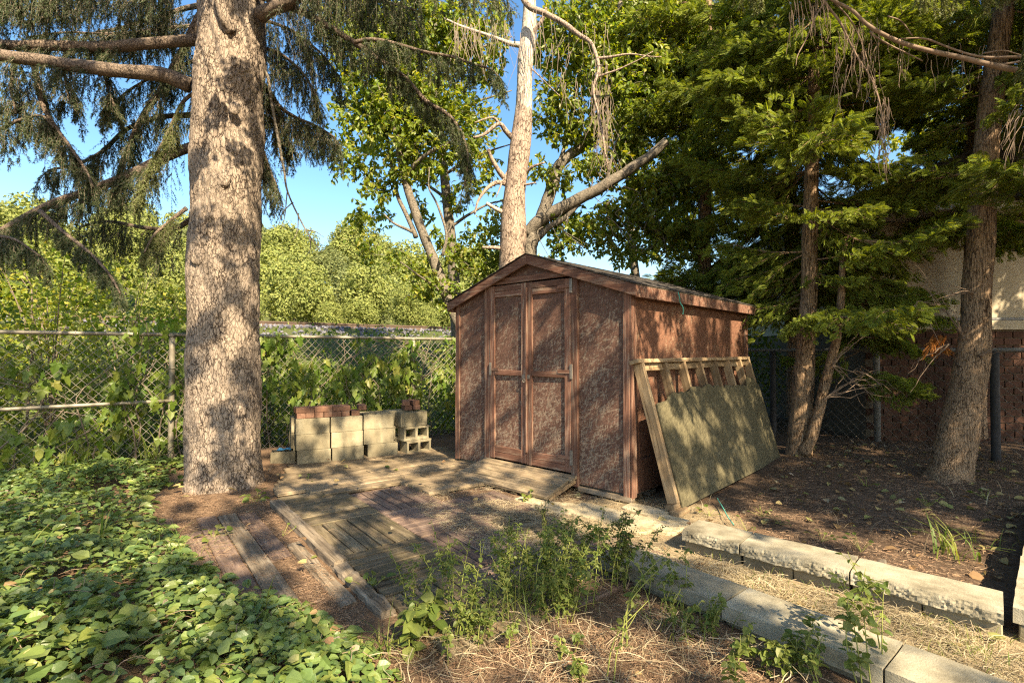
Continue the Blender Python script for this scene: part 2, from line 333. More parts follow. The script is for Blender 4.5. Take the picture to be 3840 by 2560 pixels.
def osb_mat(name, base, base2, flake, amount=0.0, fade_z=None, relief=0.7):
    """painted strand board: flat strands laid in many directions, some bare where the paint has flaked"""
    t = NT(name); mask = None; hue = None; rel = None
    big = t.noise(t.coords(rnd=False), 2.3, 5, 0.62); mid = t.noise(t.coords(rnd=False), 11, 4, 0.65); fine = t.noise(t.coords(rnd=False), 70, 4, 0.7)
    off = t.math('ADD', t.math('MULTIPLY', t.math('SUBTRACT', big, 0.5), 0.5), t.math('MULTIPLY', t.math('SUBTRACT', mid, 0.5), 0.55))
    if fade_z:
        sx = t.n('ShaderNodeSeparateXYZ'); t.l(t.tc.outputs['Object'], sx.inputs[0])
        off = t.math('ADD', off, t.math('MULTIPLY', t.math('SUBTRACT', fade_z, sx.outputs['Z']), 0.07))
    for k, ang in enumerate((14, 66, 118, 152)):
        mp = t.n('ShaderNodeMapping'); mp.inputs['Rotation'].default_value = (R(ang), R(ang), 0); mp.inputs['Location'].default_value = (k * 7.3, k * 3.1, k * 5.7)
        t.l(t.tc.outputs['Object'], mp.inputs['Vector'])
        m2 = t.n('ShaderNodeMapping'); m2.inputs['Scale'].default_value = (24, 24, 100); t.l(mp.outputs[0], m2.inputs['Vector'])
        vo = t.n('ShaderNodeTexVoronoi'); vo.inputs['Scale'].default_value = 1.0; t.l(m2.outputs[0], vo.inputs['Vector'])
        sp = t.n('ShaderNodeSeparateColor'); t.l(vo.outputs['Color'], sp.inputs[0])
        lv = t.math('ADD', t.math('ADD', sp.outputs[0], off), t.math('MULTIPLY', t.math('SUBTRACT', fine, 0.5), 0.7))
        mk = t.ramp(t.math('ADD', lv, amount), [(0.90, 0.0), (0.99, 1.0)])
        mask = mk if mask is None else t.math('MAXIMUM', mask, mk)
        hue = sp.outputs[1] if hue is None else t.math('MULTIPLY', t.math('ADD', hue, sp.outputs[1]), 0.5)
        rel = sp.outputs[2] if rel is None else t.math('MAXIMUM', rel, sp.outputs[2])
    c = t.mix(mid, base, base2); c = t.mix(1.0, c, t.ramp(hue, [(0.2, 0.7), (0.8, 1.3)]), 'MULTIPLY')
    fl = t.mix(hue, tuple(x * 0.55 for x in flake), flake)
    c = t.mix(t.math('MULTIPLY', mask, 0.72), c, fl)
    t.bump(t.math('ADD', rel, t.math('ADD', t.math('MULTIPLY', mask, -0.3), t.math('MULTIPLY', fine, 0.4))), relief, 0.007)
    return t.finish(c, 0.85, 0.22)
M['osb'] = osb_mat('peeling brown strand board', (0.098, 0.053, 0.040), (0.16, 0.088, 0.064), (0.36, 0.285, 0.215), 0.015, 1.3)
M['osbside'] = osb_mat('brown strand board', (0.13, 0.062, 0.04), (0.19, 0.094, 0.058), (0.36, 0.26, 0.175), -0.08)
M['osbgrey'] = osb_mat('mossy grey strand board', (0.085, 0.075, 0.042), (0.12, 0.105, 0.062), (0.20, 0.175, 0.11), -0.06)

def ground_mat():
    t = NT('soil ground')
    geo = t.n('ShaderNodeNewGeometry'); pos = geo.outputs['Position']
    n1 = t.noise(pos, 2.2, 6, 0.65); n2 = t.noise(pos, 34, 5, 0.7); n3 = t.noise(pos, 130, 3, 0.7)
    humus = t.ramp(n2, [(0.3, (0.055, 0.036, 0.024)), (0.5, (0.115, 0.078, 0.054)), (0.7, (0.20, 0.145, 0.10))])
    needle = t.ramp(n3, [(0.3, (0.08, 0.048, 0.03)), (0.5, (0.17, 0.11, 0.07)), (0.72, (0.29, 0.20, 0.13))])
    straw = t.ramp(n3, [(0.3, (0.17, 0.125, 0.075)), (0.5, (0.29, 0.225, 0.14)), (0.7, (0.42, 0.345, 0.225))])
    green = t.ramp(n2, [(0.3, (0.04, 0.06, 0.02)), (0.7, (0.09, 0.12, 0.035))])
    at_ = t.n('ShaderNodeAttribute'); at_.attribute_name = 'zone'
    sp = t.n('ShaderNodeSeparateColor'); t.l(at_.outputs['Color'], sp.inputs[0])
    c = t.mix(t.ramp(t.math('ADD', sp.outputs[0], t.math('MULTIPLY', t.math('SUBTRACT', n1, 0.5), 0.9)), [(0.4, 0.0), (0.6, 1.0)]), needle, humus)
    c = t.mix(t.ramp(t.math('ADD', sp.outputs[1], t.math('MULTIPLY', t.math('SUBTRACT', n1, 0.5), 0.9)), [(0.4, 0.0), (0.6, 1.0)]), c, straw)
    c = t.mix(sp.outputs[2], c, green)
    t.bump(t.math('ADD', n2, n3), 0.8, 0.012)
    return t.finish(c, 0.95, 0.1)
M['ground'] = ground_mat()

# ------------------------------------------------------------------ leaf and spray shapes
def leaf_shape(w=0.30, fold=0.10, bend=0.12):
    v = np.array([[0, 0, 0], [0, .35, -.0], [0, .7, -bend * .4], [0, 1, -bend], [w * .9, .25, fold], [w * .8, .62, fold * .7], [-w * .9, .25, fold], [-w * .8, .62, fold * .7]], float)
    return v, [np.array([[0, 4, 1], [0, 1, 6], [5, 3, 2], [2, 3, 7]]), np.array([[4, 5, 2, 1], [1, 2, 7, 6]])]
def leaf_toothed(w=0.36, fold=0.10, bend=0.2, n=5):
    """broader leaf with a toothed margin, pleated along its side veins"""
    ys = np.linspace(0, 1, n + 1); v = []; q = []
    prof = lambda y: w * (math.sin(math.pi * min(1, y ** 0.62)) ** 0.8 if 0 < y < 1 else 0.0)
    for i, y in enumerate(ys):
        z = -bend * y * y
        v.append((0, y, z + (0.0 if i % 2 else -.012)))
        for s in (1, -1):
            p = prof(y) * (1.10 if i % 2 else 0.95)
            v.append((s * p, min(1, y + (.05 if 0 < y < 1 else 0)), z + fold * (p / w)))
    for i in range(n):
        a, b = i * 3, (i + 1) * 3
        q += [(a, a + 1, b + 1, b), (a, b, b + 2, a + 2)]
    return np.array(v, float), [np.array(q)]
def leaf_lobed():
    """vine leaf: five lobes round a short stalk"""
    v = [(0, 0.12, 0)]
    ang = [(-140, .45), (-112, .30), (-78, .62), (-50, .42), (-30, .66), (0, 1.0), (30, .66), (50, .42), (78, .62), (112, .30), (140, .45)]
    for a, r in ang:
        v.append((math.sin(R(a)) * r * .62, .12 + math.cos(R(a)) * r * .80, -.10 * r * r + .05 * abs(math.sin(R(a)))))
    t = [(0, i, i + 1) for i in range(1, len(ang))]
    return np.array(v, float), [np.array(t)]
LEAF = leaf_shape(); LEAF_T = leaf_toothed(); LEAF_L = leaf_lobed(); LEAF_N = leaf_shape(0.17, 0.05, 0.25)
KITE = (np.array([[0, 0, 0], [.32, .45, .06], [0, 1, -.05], [-.32, .45, .06]], float), [np.array([[0, 1, 2], [0, 2, 3]])])

def cedar_spray():
    """flat fern-like spray: an axis with side shoots, each with little shoots"""
    v = []; f = []
    def kite(p, d, L, w, z=0.0):
        d = np.array(d) / np.linalg.norm(d); n = np.array([-d[1], d[0]]); b = len(v)
        m = np.array(p) + d * L * .45; e = np.array(p) + d * L
        for q, zz in ((p, z), (m + n * w, z + .004), (e, z - .01 * L * 8), (m - n * w, z + .004)): v.append((q[0], q[1], zz))
        f.append((b, b + 1, b + 2)); f.append((b, b + 2, b + 3))
    for i in range(8):
        y = .02 + i * .025; L = .115 * (1 - (i / 9.5) ** 1.6) * (0.75 + .25 * min(1, i / 2))
        for s in (-1, 1):
            p = np.array((0, y + (.009 if s > 0 else 0))); d = np.array((s * .8, .72)); d = d / np.linalg.norm(d)
            kite(p, d, L, .0055)
            for k in (0.35, 0.62):
                q = p + d * L * k
                kite(q, (s * .25, 1.0), L * .38, .0045, .002); kite(q, (s * 1.0, .05), L * .34, .0045, .002)
    kite((0, 0), (0, 1), .25, .006)
    v = np.array(v, float); v[:, 2] -= 0.9 * v[:, 1] ** 2 + 1.2 * v[:, 0] ** 2
    return v, [np.array(f)]
CSPRAY = cedar_spray()

# ------------------------------------------------------------------ the ground
FP = np.array([-1.56, 8.0]); FD = np.array([0.81, 0.586]); FN = np.array([-0.586, 0.81])    # fence line, its direction, outward normal
def sstep(a, b, x):
    t = np.clip((x - a) / (b - a), 0, 1); return t * t * (3 - 2 * t)
def ground_z(x, y):
    x = np.asarray(x, float); y = np.asarray(y, float)
    s = (x - FP[0]) * FN[0] + (y - FP[1]) * FN[1]
    z = 1.80 * sstep(0.6, 8.3, s) + 0.37 * sstep(8.4, 9.6, s) - 0.25 * sstep(12.5, 15, s)
    z = z + 9.5 * sstep(22, 80, s) + 6 * sstep(70, 160, s)
    z = z + 0.13 * sstep(1.3, 0.0, -s) * sstep(-1.5, -3.2, x) * (s < 0.6) * sstep(.6, .0, s)
    z = z + 0.07 * sstep(2.4, 3.4, x) * sstep(3.6, 4.6, y) * sstep(1, -.5, s)
    return z
def gz(x, y): return float(ground_z(x, y))
def warp(n, near, far):
    u = np.linspace(-1, 1, n); return near * u + (far - near) * np.sign(u) * np.abs(u) ** 5
gx = warp(240, 9.0, 420); gy = warp(240, 9.0, 420) + 4.5
GX, GY = np.meshgrid(gx, gy)
GZ = ground_z(GX, GY)
nz = np.array([noise.noise(Vector((x * 1.7, y * 1.7, 3))) * .016 + noise.noise(Vector((x * 6, y * 6, 9))) * .008 for x, y in zip(GX.ravel(), GY.ravel())]).reshape(GX.shape)
GZ = GZ + nz - 0.006
mbg = MB(); n_ = 240
idx = np.arange(n_ * n_).reshape(n_, n_)
mbg.add(np.stack([GX, GY, GZ], -1), np.stack([idx[:-1, :-1], idx[:-1, 1:], idx[1:, 1:], idx[1:, :-1]], -1).reshape(-1, 4))
ground = mbg.build('ground', M['ground'], smooth=True, kind='structure')
S_ = (GX - FP[0]) * FN[0] + (GY - FP[1]) * FN[1]
UF = np.array([0.7295, -0.686]); VF = np.array([0.686, 0.7295])       # along the shed front, along its side
q = (GX - 1.2) * VF[0] + (GY - 3.64) * VF[1]                          # distance behind the far kerb row
q2 = (GX - .80) * .77 + (GY - 3.34) * .64                             # distance behind the near kerb row
humus = sstep(0.05, 0.5, q) * sstep(1.6, 2.4, GX)
humus = np.maximum(humus, sstep(-.4, .4, S_))
strawz = sstep(-.02, .1, q2) * sstep(.25, -.02, q) * sstep(6, 5, GY) * (GX > -.2)
strawz = np.maximum(strawz, sstep(.9, .4, np.hypot((GX - 1.1) * .8, GY - 4.35)))
green = sstep(.5, 1.5, S_) * 0.8
zone = np.stack([humus, strawz, green, np.ones_like(humus)], -1).reshape(-1, 4).astype(np.float32)
ca = ground.data.color_attributes.new('zone', 'FLOAT_COLOR', 'POINT'); ca.data.foreach_set('color', zone.ravel())

# ------------------------------------------------------------------ trunks
def trunk_mesh(pts, rad, sides=40, n=120, crack=0.012, cell=(14, 14, 6), flare=0.0, lumps=0.02, seed=0):
    path = smooth_path(pts, n); r = np.interp(np.linspace(0, 1, n), np.linspace(0, 1, len(rad)), rad)
    V = np.zeros((n, sides, 3)); T = nrm(np.gradient(path, axis=0))
    for i in range(n):
        t = T[i]; X = np.array([1.0, 0, 0]) - t * t[0]; X /= np.linalg.norm(X); Y = np.cross(t, X)
        for j in range(sides):
            a = 2 * math.pi * j / sides; d = X * math.cos(a) + Y * math.sin(a); rr = r[i]
            p = path[i] + d * rr
            if crack:
                wv = noise.noise_vector(Vector((p[0] * cell[0] * .8, p[1] * cell[1] * .8, p[2] * cell[2] * .8))) * .6
                ds = noise.voronoi(Vector((p[0] * cell[0] + seed, p[1] * cell[1], p[2] * cell[2])) + wv)[0]
                rr -= crack * max(0.0, 1 - (ds[1] - ds[0]) / 0.2) * min(1.0, max(0.0, .55 + 1.6 * noise.noise(Vector((p[0] * 6, p[1] * 6, p[2] * 4 + seed)))))
                rr += crack * 0.5 * noise.noise(Vector((p[0] * 30, p[1] * 30, p[2] * 20)))
            rr += lumps * noise.noise(Vector((p[0] * 3 + seed, p[1] * 3, p[2] * 1.6)))
            if flare: rr *= 1 + flare * math.exp(-(path[i][2] - path[0][2]) / 0.16) * (0.7 + 0.5 * math.cos(4 * a + seed))
            V[i, j] = path[i] + d * rr
    mb = MB(); i = np.arange(n - 1)[:, None] * sides; j = np.arange(sides)[None]; jn = (j + 1) % sides
    mb.add(V, np.stack([i + j, i + jn, i + sides + jn, i + sides + j], -1).reshape(-1, 4))
    return mb
def limb(name, pts, r0, r1, mat, parent, sides=9, n=None, wob=0.012, crack=0.0):
    n = n or max(8, 4 * len(pts)); p = smooth_path(pts, n)
    w = np.array([[noise.noise(Vector((q[0] * 3, q[1] * 3, q[2] * 3 + k * 9))) for k in range(3)] for q in p]) * wob
    w[0] = 0; p = p + w
    r = np.linspace(r0, r1, n) * (1 + .10 * np.array([noise.noise(Vector(q * 9)) for q in p]))
    mb = MB(); tubes(mb, p, r, sides, cap=True)
    return mb.build(name, mat, parent, smooth=True), p

# ------------------------------------------------------------------ spruce foliage: hanging twigs set with needles
def needles(mb, P, per, L=0.022, w=0.0045, mi=0, rg=rng):
    """P: N x K x 3 twig paths"""
    N, K, _ = P.shape
    u = rg.random((N, per)) ** 0.9 * (K - 1 - 1e-6); i = u.astype(int); t = (u - i)[..., None]
    ii = np.arange(N)[:, None]
    a = P[ii, i]; b = P[ii, i + 1]; pos = (a + (b - a) * t).reshape(-1, 3); tan = nrm(b - a).reshape(-1, 3)
    rad = nrm(np.cross(tan, rg.normal(size=tan.shape)))
    d = nrm(tan * 0.75 + rad * 0.8); n = len(pos)
    ln = L * rg.uniform(0.7, 1.2, n)[:, None]; sd = nrm(np.cross(d, rg.normal(size=d.shape))) * w * .5
    V = np.stack([pos - sd, pos + sd, pos + d * ln], 1).reshape(-1, 3)
    mb.add(V, np.arange(3 * n).reshape(-1, 3), mi)
def spruce_foliage(path, hang=(0.25, 0.5), step=0.05, side=0.35, rg=rng, start=0.12, per=36, tert=8, needle=0.026):
    """curtains of twigs hanging from a limb; returns twigs (wood) and needles in one MB (materials 0 wood, 1 needles)"""
    mb = MB(); path = np.asarray(path, float)
    seg = np.linalg.norm(np.diff(path, axis=0), axis=1); cum = np.concatenate([[0], np.cumsum(seg)]); tot = cum[-1]
    m = max(3, int(tot * (1 - start) / step)); s = start * tot + (rg.random(m)) * tot * (1 - start)
    base = np.stack([np.interp(s, cum, path[:, k]) for k in range(3)], -1)
    tan = nrm(np.stack([np.interp(np.minimum(s + .05, tot), cum, path[:, k]) - np.interp(np.maximum(s - .05, 0), cum, path[:, k]) for k in range(3)], -1))
    sidev = nrm(np.cross(tan, [0, 0, 1.0])) * np.where(rg.random(m) < .5, -1, 1)[:, None]
    L = rg.uniform(hang[0], hang[1], m) * (1.15 - .5 * s / tot)
    out = nrm(sidev * rg.uniform(.2, 1, m)[:, None] + tan * .5 + [0, 0, .1])
    k = np.linspace(0, 1, 6)[None, :, None]
    so = side * L[:, None, None] * out[:, None, :]
    P = base[:, None] + so * np.sin(k * math.pi / 2) + np.array([0, 0, -1.0]) * (L[:, None, None] * k ** 1.5) + rg.normal(size=(m, 6, 3)) * .008 * k
    tubes(mb, P, np.linspace(.0026, .0010, 6)[None].repeat(m, 0), 3, 0)
    needles(mb, P, per * 2, needle, .0058, 1, rg)
    # side twigs on every hanging twig
    t = rg.random((m, tert)) * .85 + .1; i = (t * 4.999).astype(int); f = (t * 4.999 - i)[..., None]; ii = np.arange(m)[:, None]
    b = (P[ii, i] + (P[ii, i + 1] - P[ii, i]) * f).reshape(-1, 3); tn = nrm(P[ii, i + 1] - P[ii, i]).reshape(-1, 3)
    rd = nrm(np.cross(tn, rg.normal(size=tn.shape))); d = nrm(tn * .8 + rd * .7)
    l2 = (rg.uniform(.22, .5, (m, tert)) * (1.1 - t) * L[:, None] + .03).reshape(-1, 1)
    kk = np.linspace(0, 1, 4)[None, :, None]
    Q = b[:, None] + d[:, None] * l2[:, None] * kk * .8 + np.array([0, 0, -1.0]) * l2[:, None] * kk ** 2 * .5
    tubes(mb, Q, np.linspace(.0014, .0007, 4)[None].repeat(len(b), 0), 3, 0)
    needles(mb, Q, per, needle, .0058, 1, rg)
    return mb
# ================================================================== THE SHED
SH = thing('garden_shed', 'weathered brown gabled garden shed with closed double doors and peeling paint', 'shed', (-0.68, 6.42, 0), math.atan2(-0.686, 0.7295))
W, D, B = 2.44, 3.05, 0.075
EV, PK = 2.03, 2.44
def roofz(x): return EV + (PK - EV) * (1 - abs(x - W / 2) / (W / 2))
def panel_poly(x0, x1, z0): # wall sheet under the rake
    p = [(x0, z0), (x1, z0), (x1, roofz(x1))]
    if x0 < W / 2 < x1: p.append((W / 2, PK))
    return p + [(x0, roofz(x0))]
prism('wall', panel_poly(0.0, 0.565, B), 0.0, 0.02, 'y', M['osb'], SH)['label'] = 'peeling strand board left of the doors'
prism('wall', panel_poly(1.82, W, B), 0.0, 0.02, 'y', M['osb'], SH)['label'] = 'peeling strand board right of the doors'
prism('wall', panel_poly(0.565, 1.82, 2.17), 0.0, 0.02, 'y', M['osb'], SH)['label'] = 'gable piece over the doors'
prism('wall', [(0.02, B + .28), (D, B + .28), (D, EV), (0.02, EV)], W - .02, W, 'x', M['osbside'], SH)['label'] = 'redder strand board on the long side'
prism('wall', [(0.02, B), (D, B), (D, B + .30), (0.02, B + .30)], W, W + .016, 'x', M['osbside'], SH)['label'] = 'lapped skirting board along the bottom of the side'
prism('wall', [(0.02, B), (D, B), (D, EV), (0.02, EV)], 0.0, .02, 'x', M['osbside'], SH)
prism('wall', panel_poly(0, W, B), D - .02, D, 'y', M['osbside'], SH)
box('floor_frame', (0.02, W - .02, 0.03, D - .03, .04, B + .05), M['oldtimber'], SH)
pw = M['paintedwood']
def board(name, x0, x1, y0, y1, z0, z1, m=pw, parent=SH, bev=.004, jit=.0025): return box(name, (x0, x1, y0, y1, z0, z1), m, parent, bev, jit=jit)
board('corner_board', 0.0, .055, -.022, -.001, B - .01, EV - .01, M['paintedwood_v'])
board('corner_board', -.022, -.001, -.02, .07, B - .01, EV - .02, M['paintedwood_v'])
board('corner_board', W - .068, W + .001, -.022, -.001, B - .035, EV - .01, M['paintedwood_v'])
board('corner_board', W + .003, W + .024, -.02, .075, B - .035, EV - .03, M['paintedwood_v'])
board('corner_board', W + .003, W + .024, D - .09, D, B - .01, EV - .03, M['paintedwood_v'])
board('door_post', .515, .606, -.03, -.001, B - .02, roofz(.56) - .02, M['paintedwood_v'])
board('door_post', 1.782, 1.862, -.036, -.001, B - .03, roofz(1.82) - .02, M['paintedwood_v'])
board('header', .608, 1.78, -.028, -.001, 2.165, 2.235)
# two doors, each a sheet in a frame of flat boards
def door(x0, x1, zb, zt, tilt, hinge_right):
    d = box('door', (x0 + .01, x1 - .01, -.012, .012, zb + .01, zt - .01), M['osb'], SH, 0.002)
    sw = .075
    def pc(n, a, b, c, e, y=-.034): board(n, a, b, y, -.013, c, e, M['paintedwood_v'] if n == 'stile' else pw, d, .003)
    pc('stile', x0, x0 + sw, zb, zt); pc('stile', x1 - sw, x1, zb + .004, zt - .004)
    for a, b in ((zt - .068, zt - .003), (zt - .136, zt - .071)): pc('top_rail', x0 + sw + .002, x1 - sw - .002, a, b)
    for a, b in ((zb + .004, zb + .072), (zb + .075, zb + .145)): pc('bottom_rail', x0 + sw + .002, x1 - sw - .002, a, b)
    pc('middle_rail', x0 + sw + .002, x1 - sw - .002, 1.132, 1.19, -.037)
    xh = x1 if hinge_right else x0; sg = 1 if hinge_right else -1
    for z in ((zt - .16, 1.12, zb + .08) if hinge_right else (1.12,)):
        h = box('hinge', (xh - .005, xh + .03, -.046, -.036, z, z + .15), M['iron'], d, .003)
        box('hinge_strap', (xh - .16 if sg > 0 else xh + .002, xh - .006 if sg > 0 else xh + .15, -.044, -.0375, z + .055, z + .09), M['paintedwood'], d, .002)
    return d
dl = door(.612, 1.178, .175, 2.155, 0, False)
dr = door(1.186, 1.776, .175, 2.150, 0, True)
hs = box('hasp', (1.125, 1.235, -.044, -.0385, 1.10, 1.145), M['iron'], dr, .002)
mbp = MB(); tubes(mbp, smooth_path([(1.15, -.05, 1.10), (1.145, -.055, 1.075), (1.16, -.052, 1.06), (1.175, -.05, 1.075), (1.165, -.048, 1.10)], 14), np.full(14, .005), 6)
mbp.build('padlock', M['iron'], dr, True)
board('door_stop', 1.168, 1.20, -.05, -.036, .30, 2.1, M['paintedwood_v'], dr, .003)
# roof: two slabs with overhang, courses of shingles, rake and eave boards
OVX, OVF = .11, .085
sl = (PK - EV) / (W / 2)
for s in (-1, 1):
    xe = W / 2 + s * (W / 2 + OVX); ze = PK - sl * (W / 2 + OVX)
    prism('roof', [(W / 2, PK + .008), (xe, ze + .008), (xe, ze + .016), (W / 2, PK + .016)], -OVF + .025, D + .06, 'y', M['oldtimber'], SH)
    L = math.hypot(W / 2 + OVX, PK - ze); nco = 9
    for k in range(nco):
        a, b = k / nco, (k + 1.08) / nco
        xa, za = W / 2 + s * (W / 2 + OVX + .008) * (1 - a), PK - sl * (W / 2 + OVX + .008) * (1 - a)
        xb, zb = W / 2 + s * (W / 2 + OVX + .008) * max(0, 1 - b), PK - sl * (W / 2 + OVX + .008) * max(0, 1 - b)
        prism('shingle_course', [(xa, za + .0225), (xb, zb + .017), (xb, zb + .021), (xa, za + .029)], -OVF - .012, D + .07, 'y', M['shingle'], SH)
    # rake board on the gable
    prism('rake_board', [(W / 2 + s * .0015, PK + .010), (xe, ze + .010), (xe, ze - .095), (W / 2 + s * .0015, PK - .095)], -OVF, -OVF + .024, 'y', pw, SH, .003)
    prism('eave_board', [(xe - s * .024 if s > 0 else xe, ze - .10), (xe if s > 0 else xe + .024, ze - .10), (xe if s > 0 else xe + .024, ze + .006), (xe - .024 if s > 0 else xe, ze + .012)], -OVF + .026, D + .05, 'y', M['paintedwood'], SH, .003)
    prism('soffit', [(W / 2, PK + .002), (xe - s * .03, ze + .006), (xe - s * .03, ze - .006), (W / 2, PK - .012)], -OVF + .028, -.003, 'y', pw, SH)
board('skid', 1.86, W + .02, -.03, .04, .012, .055, M['oldtimber'])
board('skid', .04, W, .35, .48, .0, .042, M['oldtimber'])
board('skid', .04, W, 2.5, 2.63, .0, .042, M['oldtimber'])
def shed_pt(x, y, z): return SH.matrix_basis @ Vector((x, y, z))
SHM = Matrix.Translation(Vector((-0.68, 6.42, 0))) @ Matrix.Rotation(math.atan2(-0.686, 0.7295), 4, 'Z')
def shp(x, y, z): return SHM @ Vector((x, y, z))
mbc = MB(); c0 = [shp(W + .13, .72, 2.0), shp(W + .14, .735, 1.93), shp(W + .13, .76, 1.9), shp(W + .15, .79, 1.84), shp(W + .14, .80, 1.78)]
tubes(mbc, smooth_path(c0, 16), np.full(16, .006), 5)
tag(mbc.build('cord', M['cord'], smooth=True), 'short green cord hanging from the eave board of the shed', 'cord')
mbc = MB(); c0 = [gr(2690, 1868, .05), gr(2712, 1905, .03), gr(2728, 1935, .04), gr(2752, 1968, .03)]
tubes(mbc, smooth_path(c0, 16), np.full(16, .005), 5)
tag(mbc.build('cord', M['cord'], smooth=True), 'thin green cord lying on the bare soil behind the concrete caps', 'cord')

# ------------------------------------------------------------------ ramp at the doors
RA = thing('door_ramp', 'sloping ramp of grey boards laid up to the shed doors', 'ramp', shp(.55, -.53, 0), math.atan2(-0.686, 0.7295))
rw = .125
tl = math.atan2(.115, .50)
for k in range(4):
    o = box('plank', (-.005 + .01 * (k % 2), 1.315 - .012 * (k % 3), k * rw + .004, (k + 1) * rw - .003, -.032, 0), M['deckwood'], RA, .004, jit=.002)
    o.location = (0, 0, .055); o.rotation_euler = (tl, 0, 0)
for x in (.03, .62, 1.255):
    box('bearer', (x, x + .045, .02, .48, -.075, -.034), M['rawwood'], RA, .003, (0, 0, .055), (tl, 0, 0))

# ------------------------------------------------------------------ leaning wall panel
LP = thing('wall_panel', 'broken stud wall panel with mossy strand board leaning on the shed side', 'wall panel', shp(W + .45, .06, 0.045), math.atan2(0.7295, 0.686))
# local x runs along the shed side; local z up the lean
lean = math.atan2(.345, 1.255)
PV = empty('leaning_frame', (0, 0, 0)); 
bpy.data.objects.remove(PV)
PL, PH = 2.82, 1.335
def lp(name, x0, x1, y0, y1, z0, z1, m=M['rawwood'], bev=.003, jit=.002):
    return box(name, (x0, x1, y0, y1, z0, z1), m, LP, bev, (0, 0, 0), (-lean, 0, 0), jit)
lp('top_plate', -.10, PL, .0, .092, PH - .038, PH)
lp('bottom_plate', -.11, PL, .0, .092, 0, .038)
for k, x in enumerate((0.0, .43, .84, 1.25, 1.66, 2.07, 2.46, PL - .04)):
    if k == 0: s = lp('stud', -.045, .003, -.004, .096, .04, PH - .04, M['rawwood_v']); s['label'] = 'broad end stud at the near edge'
    else:
        lp('stud', x, x + .042, .003, .09, .04, PH - .04, M['rawwood_v'])
    if k < 7: lp('nogging', x + (.05 if k == 0 else .044), (0.43, .84, 1.25, 1.66, 2.07, 2.46, PL - .04)[k] - .003, .045, .088, PH - .105, PH - .041)
# broken-edged sheathing
rr = random.Random(4); top = []
for i in range(53):
    x = .005 + (PL - .01) * i / 52
    z = .965 + .05 * math.exp(-((x - 1.1) / .6) ** 2) + (.10 * sstep(2.35, 2.5, x) * sstep(2.78, 2.6, x)) - .05 * sstep(.45, .0, x)
    top.append((x, float(z) + rr.uniform(-.02, .02)))
bm = bmesh.new()
lo0 = [bm.verts.new((x, -.018, -.01)) for x, z in top]; hi0 = [bm.verts.new((x, -.018, z)) for x, z in top]
lo1 = [bm.verts.new((x, -.004, -.01)) for x, z in top]; hi1 = [bm.verts.new((x, -.004, z + rr.uniform(-.008, .012))) for x, z in top]
for i in range(52):
    bm.faces.new((lo0[i], lo0[i + 1], hi0[i + 1], hi0[i])); bm.faces.new((lo1[i + 1], lo1[i], hi1[i], hi1[i + 1]))
    bm.faces.new((hi0[i], hi0[i + 1], hi1[i + 1], hi1[i])); bm.faces.new((lo0[i + 1], lo0[i], lo1[i], lo1[i + 1]))
bm.faces.new((lo0[0], hi0[0], hi1[0], lo1[0])); bm.faces.new((hi0[52], lo0[52], lo1[52], hi1[52]))
me = bpy.data.meshes.new('sheathing'); bm.to_mesh(me); bm.free(); me.materials.append(M['osbgrey'])
link('sheathing', me, LP, (0, 0, 0), (-lean, 0, 0))
box('foot_block', (-.15, .06, -.06, .03, -.045, -.003), M['rawwood'], LP, .003)

# ------------------------------------------------------------------ cinder blocks and bricks
def block_mesh(split=False):
    bm = bmesh.new(); L, Wd, H = .39, .19, .19
    # outline with end flanges and two cores through local z
    xs = [-L / 2, -L / 2 + .035, -.018, .018, L / 2 - .035, L / 2]; ys = [-Wd / 2, -Wd / 2 + .035, Wd / 2 - .035, Wd / 2]
    cells = [(i, j) for i in range(5) for j in range(3) if not (j == 1 and i in (1, 3))]
    def q(i, j):
        x0, x1, y0, y1 = xs[i], xs[i + 1], ys[j], ys[j + 1]
        return x0, x1, y0, y1
    V = {}
    def vv(i, j, k):
        if (i, j, k) not in V: V[(i, j, k)] = bm.verts.new((xs[i] , ys[j], (-H / 2, H / 2)[k]))
        return V[(i, j, k)]
    has = set(cells)
    for i, j in cells:
        bm.faces.new((vv(i, j, 1), vv(i + 1, j, 1), vv(i + 1, j + 1, 1), vv(i, j + 1, 1)))
        bm.faces.new((vv(i, j + 1, 0), vv(i + 1, j + 1, 0), vv(i + 1, j, 0), vv(i, j, 0)))
        for (di, dj, a, b) in ((0, -1, (i, j), (i + 1, j)), (1, 0, (i + 1, j), (i + 1, j + 1)), (0, 1, (i + 1, j + 1), (i, j + 1)), (-1, 0, (i, j + 1), (i, j))):
            if (i + di, j + dj) not in has:
                bm.faces.new((vv(*a, 0), vv(*b, 0), vv(*b, 1), vv(*a, 1)))
    for (i, j, k), v in V.items():            # hollow the middle of the ends slightly
        if i in (0, 5) and j in (1, 2): v.co.x *= 0.955
    bmesh.ops.recalc_face_normals(bm, faces=bm.faces[:])
    bmesh.ops.bevel(bm, geom=[e for e in bm.edges if len(e.link_faces) == 2 and e.calc_face_angle() > .5], offset=.005, segments=1, affect='EDGES')
    me = bpy.data.meshes.new('cinder_block'); bm.to_mesh(me); bm.free(); me.materials.append(M['oldcon']); return me
BLK = block_mesh()
def blk(label, px, py, z, rz, onside=False, Y=None, back=0.0):
    """px,py: front lower left corner seen in the photo"""
    p = gr(px, py, z) if Y is None else at(px, py, Y)
    c, s = math.cos(R(rz)), math.sin(R(rz))
    o = link('cinder_block', BLK, None, (p.x + c * .195 - s * (.095 + back), p.y + s * .195 + c * (.095 + back), z + .095), (R(90) if onside else 0, 0, R(rz)))
    return tag(o, label, 'cinder block', 'cinder blocks stacked by the fence')
s1 = blk('grey cinder block at the bottom of the left stack', 1113, 1751, 0.012, 27)
